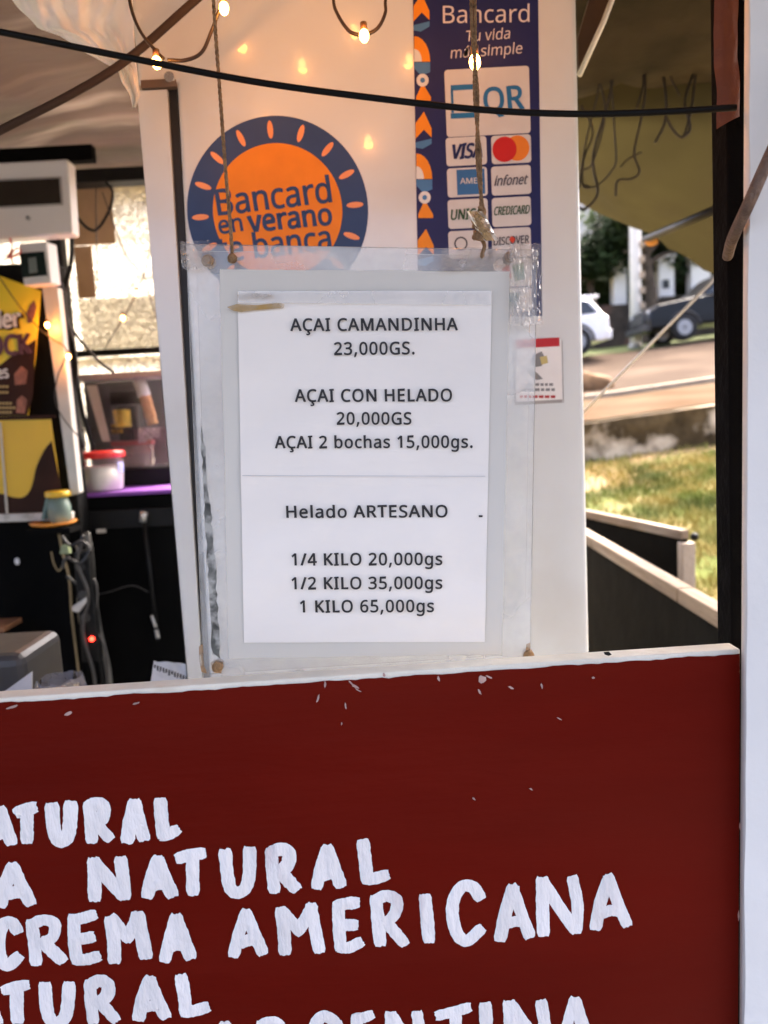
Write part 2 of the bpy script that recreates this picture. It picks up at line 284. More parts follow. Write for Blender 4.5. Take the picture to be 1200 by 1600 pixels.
'd':(493,[[221,-8,182,-5,148,6,118,23,92,48,71,79,56,117,47,162,44,214,47,266,56,311,71,350,93,381,119,406,149,424,183,434,221,438,243,437,262,434,280,429,296,423,310,416,323,407,335,397,345,386,354,374,359,374,356,405,355,418,355,429,354,438,354,609,425,609,425,0,368,0,358,58,354,58,345,46,335,35,323,24,310,15,296,7,279,1,262,-4,242,-7],[232,51,273,55,305,67,328,88,343,117,352,154,355,200,355,213,354,251,349,284,340,313,329,336,306,360,274,375,231,379,196,374,168,359,146,334,133,309,124,281,119,249,117,213,119,176,124,144,133,116,146,93,168,69,197,55]]),
'e':(452,[[234,438,269,435,301,427,329,414,354,396,374,373,390,346,402,315,409,281,411,244,411,201,117,201,122,157,134,119,154,90,181,69,215,56,254,52,280,53,305,56,327,60,348,66,370,73,392,82,392,20,370,11,349,4,327,-1,304,-5,279,-7,251,-8,212,-5,176,3,143,17,114,36,90,61,70,91,59,117,51,146,46,177,44,212,46,246,50,277,57,306,68,333,86,364,108,390,134,411,164,426,198,435],[233,380,202,377,175,366,154,348,137,323,125,293,119,257,338,257,336,281,333,302,326,322,318,338,306,353,292,364,276,373,256,378]]),
'f':(276,[[266,375,158,375,158,0,87,0,87,375,12,375,12,408,87,432,87,457,89,492,95,522,104,547,116,568,132,585,152,597,174,606,199,612,227,613,244,613,259,612,274,609,287,606,300,603,310,599,292,544,283,546,273,549,262,552,251,554,239,555,228,556,206,553,189,545,175,532,166,513,160,489,158,458,158,430,266,430]]),
'g':(493,[[221,438,248,436,273,431,297,422,319,409,338,393,355,373,359,373,369,430,425,430,425,-7,423,-46,416,-80,404,-109,388,-135,367,-155,341,-172,310,-183,274,-190,233,-192,202,-192,174,-189,147,-186,122,-180,99,-174,78,-165,78,-100,99,-110,123,-118,149,-125,177,-130,206,-133,237,-134,271,-130,300,-119,324,-101,341,-77,352,-48,355,-13,355,4,356,32,358,57,354,57,338,37,320,21,299,8,275,-1,250,-6,221,-8,182,-4,147,7,117,25,91,51,70,83,56,121,47,164,44,214,47,263,56,306,70,344,91,377,117,404,147,423,181,434],[230,379,207,376,187,370,169,359,153,344,140,326,130,303,123,277,119,247,117,213,119,176,124,143,134,115,146,92,169,68,197,54,232,50,253,51,271,53,288,58,303,65,315,74,326,85,336,98,343,113,349,131,353,151,355,173,356,197,356,214,355,251,350,282,343,309,332,331,319,348,302,362,281,371,257,377]]),
'h':(496,[[139,431,139,420,138,410,138,399,135,370,140,370,149,385,161,397,174,407,188,416,204,424,221,429,238,434,255,436,273,437,306,435,335,430,360,421,382,408,399,391,413,370,423,344,429,314,431,280,431,0,361,0,361,275,358,307,351,333,338,353,319,367,295,376,265,379,235,377,210,370,189,360,173,347,160,329,150,308,144,283,140,254,139,222,139,0,68,0,68,609,139,609]]),
'i':(207,[[139,430,139,0,68,0,68,430],[104,591,115,590,124,586,133,580,140,572,144,560,145,546,144,532,140,521,133,512,124,506,115,502,104,501,93,502,83,506,75,512,68,521,64,532,63,546,64,560,68,572,75,580,83,586,93,590]]),
'l':(207,[[139,0,68,0,68,609,139,609]]),
'm':(750,[[540,438,584,434,621,421,649,401,665,379,676,352,683,319,685,280,685,0,615,0,615,277,613,308,606,333,594,353,577,367,555,376,528,379,490,374,460,362,438,342,423,315,414,280,411,237,411,0,342,0,342,277,341,298,337,317,332,333,325,347,315,359,303,367,289,374,272,377,253,379,227,377,204,370,185,360,170,347,158,329,150,308,144,283,140,255,139,223,139,0,68,0,68,430,125,430,136,371,140,371,149,385,160,398,173,409,186,418,201,425,217,431,233,435,249,437,266,438,298,436,325,430,349,420,369,406,386,388,398,366,402,366,418,388,438,406,461,420,486,430,512,436]]),
'n':(496,[[275,438,311,436,343,429,369,417,391,401,409,379,421,352,428,319,431,280,431,0,361,0,361,275,358,307,351,333,338,353,319,367,295,376,265,379,222,374,189,361,166,338,151,308,142,269,139,223,139,0,68,0,68,430,125,430,136,371,140,371,150,385,162,398,175,409,190,418,206,425,222,431,239,435,257,437]]),
'o':(485,[[442,216,440,181,436,150,428,121,417,95,404,71,388,51,369,33,348,18,324,7,299,-1,271,-6,241,-8,214,-6,188,-1,163,7,140,18,119,33,100,51,84,71,70,95,59,121,51,150,46,181,44,216,46,250,50,282,58,310,68,336,87,367,110,392,137,412,169,426,204,435,244,438,281,435,316,426,347,412,374,392,398,367,417,336,428,310,436,282,440,250],[117,216,119,184,123,154,130,128,141,105,155,86,172,71,192,59,216,53,243,51,270,53,294,59,314,71,331,86,345,105,356,128,363,154,367,184,369,216,367,248,363,277,355,303,345,325,331,344,314,359,294,370,270,376,242,379,202,374,171,359,147,335,134,311,124,284,119,252]]),
'p':(493,[[273,438,310,434,344,424,374,407,401,383,422,351,437,313,446,268,449,216,448,181,444,148,437,119,427,93,410,62,390,37,365,17,337,3,306,-5,272,-8,251,-7,231,-4,213,1,197,7,182,15,170,24,158,33,148,44,139,55,134,55,137,20,138,7,139,-5,139,-16,139,-192,68,-192,68,430,126,430,136,371,139,371,148,383,158,394,170,405,182,414,197,422,213,429,231,434,251,437],[260,379,233,377,210,371,190,362,174,349,161,333,152,313,145,289,141,261,139,229,139,216,140,182,144,152,150,126,159,103,172,85,188,70,208,59,233,53,261,51,286,53,308,60,326,72,341,88,354,108,364,131,371,157,375,186,376,217,374,252,369,283,360,310,348,334,325,359,296,374]]),
'q':(493,[[354,-9,355,25,356,37,357,48,358,58,354,58,340,40,323,25,303,11,279,1,251,-6,219,-8,182,-5,148,6,119,23,93,48,71,79,56,117,47,162,44,214,46,249,50,282,57,311,67,338,83,368,104,393,129,413,157,427,188,435,221,438,253,436,280,429,304,419,324,405,341,389,355,371,358,371,369,430,425,430,425,-192,354,-192],[233,51,260,52,284,58,304,67,320,79,333,96,342,116,349,140,353,168,355,199,355,213,354,252,348,285,340,314,328,337,305,361,273,375,231,379,196,374,167,359,145,334,133,309,124,281,119,249,117,213,119,176,124,145,133,117,146,93,168,70,197,55]]),
'r':(331,[[269,438,295,437,304,436,312,435,319,433,310,368,287,372,279,373,271,374,264,374,248,373,232,369,217,363,202,355,189,346,176,334,166,321,156,305,149,289,143,270,140,251,139,229,139,0,68,0,68,430,126,430,134,351,137,351,147,367,158,381,170,395,183,407,198,418,214,426,231,433,249,437]]),
's':(384,[[348,119,346,92,339,69,327,49,311,32,292,18,268,6,241,-2,210,-6,176,-8,148,-7,122,-5,99,-1,78,5,59,11,42,19,42,83,60,75,81,67,104,60,128,54,153,50,178,49,211,51,236,57,256,66,269,79,277,94,280,112,279,123,276,132,271,141,264,150,253,158,239,167,222,176,200,185,174,196,148,206,124,217,103,228,84,239,69,252,57,266,48,283,43,302,41,324,46,358,61,386,85,408,109,421,137,430,168,436,202,438,228,437,252,434,275,430,298,424,319,417,339,409,315,353,297,360,278,366,258,372,238,377,218,379,197,380,171,379,149,374,131,366,118,356,111,343,108,328,109,317,113,307,119,298,127,290,139,282,154,274,172,266,193,256,219,246,245,236,268,226,289,215,306,203,321,191,333,176,341,159,346,140]]),
't':(289,[[212,50,222,50,233,51,245,53,255,54,264,56,272,59,272,5,263,1,253,-2,240,-4,226,-6,213,-8,200,-8,178,-7,157,-3,138,4,120,13,104,27,91,44,82,66,76,93,74,125,74,375,13,375,13,409,75,437,103,528,144,528,144,430,269,430,269,375,144,375,144,127,146,103,153,83,163,69,177,58,193,52]]),
'u':(496,[[427,430,427,0,370,0,359,57,356,57,346,43,334,31,321,20,306,11,290,4,273,-1,256,-5,238,-7,220,-8,187,-6,159,-1,134,8,112,21,95,38,81,59,71,85,65,114,63,148,63,430,135,430,135,153,137,122,145,96,158,76,176,62,200,53,230,51,260,53,285,59,306,69,323,82,336,100,345,121,352,146,356,175,357,206,357,430]]),
'v':(407,[[163,0,0,430,75,430,167,176,180,137,185,123,189,109,193,96,197,83,199,72,201,63,204,63,207,72,210,84,214,96,218,110,222,124,227,138,241,176,332,430,407,430,244,0]]),
'¡':(216,[[83,265,130,265,150,-146,63,-146],[157,383,156,365,151,352,143,342,132,335,121,331,107,330,95,331,83,335,73,342,64,352,59,365,58,383,59,401,64,415,73,425,83,432,95,436,107,438,121,436,132,432,143,425,151,415,156,401]]),
'Ç':(507,[[323,517,294,516,266,510,241,502,217,490,196,474,178,456,162,434,149,410,139,383,131,353,127,321,125,286,126,252,131,220,138,191,147,164,164,132,186,105,213,83,244,68,281,58,322,55,347,56,371,58,394,62,416,66,438,72,460,78,460,15,438,8,416,2,393,-2,369,-6,342,-7,312,-8,270,-6,232,1,197,12,166,28,139,48,115,72,95,99,78,131,65,165,56,203,51,244,49,287,50,319,53,349,59,378,67,406,81,440,99,471,120,499,145,523,174,543,206,559,242,571,281,578,324,581,353,580,381,577,409,572,435,565,460,557,482,547,453,486,435,494,415,501,394,508,372,513,348,516],[379,-111,376,-135,366,-155,350,-171,327,-183,297,-190,261,-192,238,-191,221,-188,221,-144,240,-147,263,-148,281,-148,295,-145,307,-141,316,-134,321,-125,322,-113,320,-100,313,-90,301,-83,286,-77,269,-72,249,-69,284,0,330,0,310,-43,322,-46,334,-50,345,-55,355,-61,363,-68,370,-77,375,-87,378,-98]]),
'á':(450,[[231,437,268,435,299,428,326,418,347,403,368,375,381,338,385,293,385,0,334,0,320,61,317,61,304,46,292,33,279,22,265,13,250,5,234,-1,216,-5,195,-7,172,-8,148,-7,124,-2,103,6,84,16,68,30,55,48,45,68,39,92,37,119,43,159,59,192,87,219,116,234,152,245,194,253,243,257,316,259,316,285,313,317,306,342,293,359,275,371,253,378,227,380,205,379,183,376,163,370,143,363,124,355,106,347,84,400,104,410,126,419,151,426,177,432,204,436],[252,208,204,203,167,195,141,182,124,165,113,144,110,119,112,97,120,79,132,66,148,56,167,51,188,49,223,52,253,62,279,79,299,103,311,134,315,172,315,210],[344,606,339,598,332,589,323,579,314,568,304,557,293,546,282,534,271,523,260,513,249,503,239,494,229,486,183,486,183,496,191,506,200,518,209,532,218,546,227,560,237,575,245,589,253,602,259,614,344,614]])}
CAPH = 572.6
def text_mb(mb, pl, s, x0, y0, x1, y1, cap, off, bold=0.0, shear=0.0, track=0.0):
    """printed words: baseline from one picture point to another, capitals cap pixels high; bold adds a stroke along the outline"""
    cont = []; x = 0.0
    for ch in s:
        ad, cs_ = GLY[ch]
        for c in cs_: cont.append((ch, [(x+c[i], c[i+1]) for i in range(0, len(c), 2)]))
        x += ad+track
    xa = min(p[0] for _, c in cont for p in c); xb = max(p[0] for _, c in cont for p in c)
    a = pl.uv(x0, y0); b = pl.uv(x1, y1); e = b-a; up2 = Vector((-e.y, e.x)).normalized(); eu = e.normalized()
    caph = (pl.uv((x0+x1)/2, (y0+y1)/2-cap)-pl.uv((x0+x1)/2, (y0+y1)/2)).length
    def mp(p): return a + e*((p[0]-xa)/(xb-xa)) + up2*(p[1]/CAPH*caph) + eu*(shear*p[1]/CAPH*caph)
    x = 0.0
    for ch in s:
        ad, cs_ = GLY[ch]; loops = [[mp((x+c[i], c[i+1])) for i in range(0, len(c), 2)] for c in cs_]; x += ad+track
        if not loops: continue
        flat = [p for l_ in loops for p in l_]
        tri = tessellate_polygon([[Vector((p.x*1000, p.y*1000, 0)) for p in l_] for l_ in loops])
        mb.add([pl.at(p, off) for p in flat], [t if (flat[t[1]]-flat[t[0]]).cross(flat[t[2]]-flat[t[0]]) > 0 else t[::-1] for t in tri])
        if bold > 0:
            hw = bold*caph
            for l_ in loops:
                n = len(l_); vs = []; fs = []
                for i in range(n):
                    d = (l_[(i+1) % n]-l_[i-1]); d = d.normalized() if d.length > 1e-9 else Vector((1, 0))
                    nn = Vector((-d.y, d.x)); d1 = l_[(i+1) % n]-l_[i]
                    k = 1/max(.5, abs(nn.dot(Vector((-d1.y, d1.x)).normalized()))) if d1.length > 1e-9 else 1
                    vs += [pl.at(l_[i]+nn*hw*k, off+.00012), pl.at(l_[i]-nn*hw*k, off+.00012)]
                for i in range(n): j = (i+1) % n; fs.append((2*i, 2*i+1, 2*j+1, 2*j))
                mb.add(vs, fs)

# ================================================================ GROUND AND SETTING
def smst(a, b, t): t = max(0, min(1, (t-a)/(b-a))); return t*t*(3-2*t)
KN = [(-40, 0.0), (2.4, 0.0)] + [(Y, P(1030, py, Y).z) for Y, py in
      ((3.4, 985), (4, 932), (5.5, 800), (8.0, 708))] + [(8.12, P(1030, 650, 8.1).z), (10, P(1030, 625, 10).z), (13, P(1030, 600, 13).z),
      (17, P(1030, 570, 17).z), (20, P(1030, 548, 20).z), (22, P(1030, 541, 22).z), (27, 3.5), (60, 6.0), (400, 8.0)]
def gz(x, y):
    z = KN[-1][1]
    for (a, za), (b, zb) in zip(KN, KN[1:]):
        if y <= b: z = za+(zb-za)*max(0, (y-a)/(b-a)); break
    k = smst(2.4, 4.0, y)*(1-smst(60, 120, y))
    return z + .09*max(-1.2, min(2.5, x-.358*y))*k
def ysteps():
    y = -40.0; o = []
    while y < 400:
        o.append(y); y += 4 if y < -4.5 else .35 if y < 7.2 else .04 if y < 8.3 else .6 if y < 30 else 12
    return o
ys = ysteps(); xs = [-300, -150, -60, -30, -15, -8, -4]+[-2+.6*i for i in range(40)]+[25, 40, 80, 160, 300]
g = MB(); nx = len(xs)
g.add([(x, y, gz(x, y)+(.02*noise.noise(Vector((x*2, y*2, 0))) if y > 3 else 0)) for y in ys for x in xs],
      [(j*nx+i, j*nx+i+1, (j+1)*nx+i+1, (j+1)*nx+i) for j in range(len(ys)-1) for i in range(nx-1)])
m_earth = mat('earth', (.30, .20, .105), .95, var=.4, scale=2.6, bump=.8, bscale=12, c2=(.085, .10, .022), c2s=1.1, spec=.1)
struct(obj('ground', g, m_earth, origin=(0, 0, 0)))
def sheet(x0, x1, y0, y1, dz, nx=24, ny=16):
    return MB().grid(lambda u, v: Vector((x0+(x1-x0)*u, y0+(y1-y0)*v, gz(x0+(x1-x0)*u, y0+(y1-y0)*v)+dz)), nx, ny)
m_road = mat('dusty_road', (.088, .064, .047), .95, var=.25, scale=.8, bump=.25, bscale=14, c2=(.066, .047, .035), c2s=.5, spec=.02)
m_pave = mat('pale_pavement', (.100, .067, .040), .95, var=.25, scale=1.2, bump=.25, bscale=12, c2=(.075, .043, .022), c2s=.8, spec=.02)
struct(obj('pavement', sheet(-1, 26, 8.35, 11.2, .03), m_pave, origin=(0, 0, 0)))
struct(obj('road', sheet(-2, 40, 11.5, 20.6, .035, 30, 24), m_road, origin=(0, 0, 0)))
struct(obj('added_dark_ground', MB().grid(lambda u, v: Vector((-30+60*u, -38+38.4*v, .016)), 8, 8), mat('bounce_cut_grey', (.05, .05, .05), .9, var=.25, scale=3, bump=.4, bscale=80), origin=(0, 0, 0)))  # unseen dark ground added to cut light bounced up onto the fridge
kb = MB()
for i in range(26):
    x = -1+i; a = .01
    kb.hexa([Vector((x+a, 11.22, gz(x, 11.22)-.1)), Vector((x+1-a, 11.22, gz(x+1, 11.22)-.1)), Vector((x+1-a, 11.22, gz(x+1, 11.22)+.10)), Vector((x+a, 11.22, gz(x, 11.22)+.10))],
            [Vector((x+a, 11.40, gz(x, 11.4)-.1)), Vector((x+1-a, 11.40, gz(x+1, 11.4)-.1)), Vector((x+1-a, 11.40, gz(x+1, 11.4)+.10)), Vector((x+a, 11.40, gz(x, 11.4)+.10))])
struct(obj('kerb', kb, mat('kerb_stone', (.30, .24, .17), .9, var=.2, scale=4, bump=.4), origin=(0, 0, 0)))
m_grass = mat('grass_blades', (.12, .145, .026), .75, var=.5, scale=1.6, c2=(.32, .255, .08), c2s=2.6, spec=.15)
gr = MB(); rg = random.Random(3)
for i in range(26000):
    y = 3.0+5.0*rg.random()**.8; x = .9+.30*y*rg.random()+.14*y+rg.uniform(-.6, .6)
    dens = noise.noise(Vector((x*1.1, y*1.1, 4)))
    if dens < -.12 and rg.random() < .8: continue
    h = rg.uniform(.03, .085); a = rg.uniform(0, 6.28); wd = rg.uniform(.004, .008); z = gz(x, y)-.005
    dx, dy = math.cos(a)*wd, math.sin(a)*wd; lx, ly = rg.uniform(-.05, .05), rg.uniform(-.05, .05)
    gr.add([(x-dx, y-dy, z), (x+dx, y+dy, z), (x+lx+dx*.2, y+ly+dy*.2, z+h)], [(0, 1, 2)])
o = obj('grass', gr, m_grass, origin=(0, 0, 0)); o['kind'] = 'stuff'; o['label'] = 'patchy yellow green grass on the bank beyond the black fence'; o['category'] = 'grass'
bk = sheet(21.0-23, 34, 20.75, 24.5, .03)
struct(obj('verge', bk, mat('verge_grass', (.10, .12, .03), .95, var=.4, scale=2, bump=.6, bscale=10), origin=(0, 0, 0)))
# retaining wall of the bank
rw = MB(); rr2 = random.Random(5)
def rwf(u, v):
    x = -.5+16*u; zb = gz(x, 8.0)-.12; zt = gz(x, 8.13)+.03
    return Vector((x, 7.99+.03*noise.noise(Vector((x*3, v*3, 1)))-.05*(1-v)*abs(noise.noise(Vector((x*1.3, v*2, 7)))), zb+(zt-zb)*v))
rw.grid(rwf, 120, 8)
rw.grid(lambda u, v: Vector((-.5+16*u, rwf(u, 1).y+.30*v, rwf(u, 1).z+.01*noise.noise(Vector((u*60, v*3, 2))))), 120, 3)
m_rw = mat('weathered_stone', (.075, .052, .026), .95, var=.6, scale=5, bump=1, bscale=14, dirt=(.50, .41, .30), dscale=1.9, dth=(.53, .62), spec=.1)
tag(obj('retaining_wall', rw, m_rw, sm=True), 'low weathered stone retaining wall between the grass bank and the pale pavement', 'wall')

# foliage
def leaves(mb, c, rad, n, size, rnd, flat=.7):
    for i in range(n):
        while True:
            q = Vector((rnd.uniform(-1, 1), rnd.uniform(-1, 1), rnd.uniform(-1, 1)))
            if q.length <= 1: break
        lump = noise.noise(q*2.2+Vector(c))
        if lump < -.08 and rnd.random() < .75: continue
        p = Vector((c[0]+q.x*rad[0], c[1]+q.y*rad[1], c[2]+q.z*rad[2]))
        a = Vector((rnd.uniform(-1, 1), rnd.uniform(-1, 1), rnd.uniform(-.5, .5))).normalized(); b = a.orthogonal().normalized()
        s = size*rnd.uniform(.6, 1.4)
        mb.add([p-a*s, p+b*s*.45, p+a*s, p-b*s*.45], [(0, 1, 2, 3)])
m_leaf = mat('dark_leaves', (.022, .036, .012), .8, var=.5, scale=1.5, spec=.08)
m_leaf2 = mat('mid_green_leaves', (.05, .08, .022), .8, var=.5, scale=1.5, spec=.08)
m_bark = mat('bark', (.07, .05, .035), .95, var=.4, scale=9, bump=1, bscale=18)
m_white_wall = mat('white_render', (.72, .70, .66), .85, var=.06, scale=2, bump=.15, dirt=(.55, .5, .42), dscale=1.2, dth=(.6, .8))
def tree(px, pyb, pyt, Y, rad, label, mleaf, group, tr=.16, n=2600):
    b = P(px, pyb, Y); b.z = gz(b.x, Y); t = P(px, pyt, Y)
    r = thing('leafy_tree', label, 'tree', b, group)
    k = MB(); rnd = random.Random(int(px))
    pts = [b+Vector((0, 0, -.1)), b.lerp(t, .35)+Vector((.1, 0, 0)), b.lerp(t, .7)-Vector((.08, 0, 0)), t]
    k.tube(smooth(pts, 6), lambda u: tr*(1-.65*u))
    for i in range(6):
        a = b.lerp(t, rnd.uniform(.5, .9)); e = a+Vector((rnd.uniform(-1, 1)*rad[0]*.7, rnd.uniform(-1, 1)*rad[1]*.7, rad[2]*rnd.uniform(.1, .7)))
        k.tube(smooth([a, a.lerp(e, .5)+Vector((0, 0, .1)), e], 5), lambda u: tr*.4*(1-.75*u), 6)
    obj('trunk', k, m_bark, r, True)
    f = MB()
    for i in range(7):
        cc = t+Vector((rnd.uniform(-.6, .6)*rad[0], rnd.uniform(-.6, .6)*rad[1], rnd.uniform(-.5, .6)*rad[2]))
        leaves(f, cc, (rad[0]*.55, rad[1]*.55, rad[2]*.5), n//5, .17, rnd)
    obj('crown', f, mleaf, r)
tree(925, 470, 395, 25.5, (2.0, 1.5, 1.1), 'dark green tree behind the white hatchback', m_leaf, 'trees beyond the road')
tree(1012, 520, 330, 24.6, (1.9, 1.5, 1.6), 'dark thick trunked tree just right of the white pole', m_leaf, 'trees beyond the road', .26, 3000)
tree(1085, 520, 375, 26, (2.3, 1.6, 1.7), 'dark green tree right of centre behind the dark car roof', m_leaf, 'trees beyond the road', .2, 3600)
tree(1045, 520, 352, 31, (2.6, 1.6, 2.3), 'broad dark tree behind the white gate pier with the plaque', m_leaf, 'trees beyond the road', .24, 3600)
tree(1120, 520, 370, 32, (2.8, 1.6, 2.3), 'broad dark tree behind the dark car cabin, hidden in part by the black post', m_leaf, 'trees beyond the road', .24, 3600)
tree(940, 500, 415, 31, (2.6, 1.5, 1.2), 'low dark spreading tree in front of the white house wall', m_leaf, 'trees beyond the road', .2, 3000)
tree(960, 470, 372, 29, (1.6, 1.3, 1.3), 'small lighter green tree in front of the white house', m_leaf2, 'trees beyond the road', .16, 1700)
hd = MB(); rnd = random.Random(9)
for i in range(24):
    x = 4+i*.75; leaves(hd, (x, 27.2, gz(x, 27.2)+1.5), (.8, .5, 1.6), 520, .15, rnd)
hd.box((3.4, 27.0, gz(4, 27)-.2), (22, 27.4, gz(12, 27)+1.9))
tag(obj('hedge', hd, m_leaf), 'dark clipped hedge in a long row beyond the road', 'hedge')
# dark garden wall beyond the cars, with white gate piers
gw = MB()
for i in range(20):
    x = 3+i; gw.box((x+.005, 24.55, gz(x, 24.6)-.5), (x+.995, 24.8, gz(x+.5, 24.6)+1.35+.01*(i % 2)))
tag(obj('garden_wall', gw, mat('dark_old_wall', (.035, .025, .018), .95, var=.5, scale=3, bump=.7, bscale=12, dirt=(.10, .05, .035), dscale=1.5)),
    'low dark brown garden wall beyond the parked cars', 'wall')
for a, b, lab in ((956, 976, 'narrow white gate pier left of the tall white pole'), (1026, 1050, 'white gate pier with a dark plaque, between the pole and the dark car'),
                  (1076, 1106, 'white gate pier rising behind the dark car bonnet')):
    x0 = P(a, 440, 25.2).x; x1 = P(b, 440, 25.2).x; zt = P(a, 405 if a > 960 else 410, 25.2).z; xm = (x0+x1)/2; zb = gz(xm, 25.2)
    r = thing('gate_pier', lab, 'gate pier', (xm, 25.2, zb), 'white gate piers beyond the road')
    obj('shaft', MB().box((x0, 25.0, zb-.3), (x1, 25.4, zt)), m_white_wall, r, bev=.02)
    obj('cap', MB().box((x0-.05, 24.95, zt), (x1+.05, 25.45, zt+.09)), m_white_wall, r, bev=.02)
    if a == 1026: obj('plaque', MB().box((xm-.13, 24.97, zt-.95), (xm+.08, 24.998, zt-.68)), mat('plaque_black', (.02, .02, .02), .5), r, bev=.01)
# white house
hz = gz(11, 36); hx0, hx1 = P(870, 400, 36).x, P(952, 400, 36).x; ht = P(900, 296, 36).z
ho = thing('white_house', 'white rendered house wall behind the trees at upper right', 'house', ((hx0+hx1)/2, 38, hz))
obj('wall', MB().box((hx0-6, 36, hz-.5), (hx1, 42, ht)), m_white_wall, ho)
obj('roof', MB().box((hx0-6.3, 35.6, ht), (hx1+.3, 42.4, ht+.25)), mat('roof_terracotta', (.30, .10, .04), .85, var=.3, scale=4), ho)
pr = MB(); x = P(952, 340, 35.5).x
pr.box((x, 35.4, hz-.5), (x+.5, 35.8, ht))
obj('brick_pier', pr, mat('red_brick', (.30, .10, .05), .9, var=.3, scale=6), ho)
w_ = MB(); w_.box((hx0+.2, 35.96, hz+2.0), (hx0+1.2, 35.99, hz+3.2)); obj('window', w_, mat('dark_window', (.03, .035, .04), .15), ho)
# tall white pole
pb = P(993, 538, 22.2); pb.z = gz(pb.x, 22.2)
pt = P(992, 200, 22.2)
pg = thing('white_pole', 'tall white painted post standing on the verge left of the dark car', 'pole', pb)
obj('shaft', MB().tube([pb-Vector((0, 0, .2)), pb.lerp(pt, .5), pt], .155, 16), m_white_wall, pg, True)
obj('collar', MB().tube([pb+Vector((0, 0, .0)), pb+Vector((0, 0, .14))], .19, 16), mat('pole_base', (.45, .43, .4), .9), pg, True)
m_brk = mat('rusty_bracket', (.42, .32, .22), .8)
for k in range(5):
    zz = pb.z+1.1+k*.42; obj('step_bracket', MB().box((pb.x+.10, 22.0, zz), (pb.x+.22, 22.16, zz+.16)), m_brk, pg)

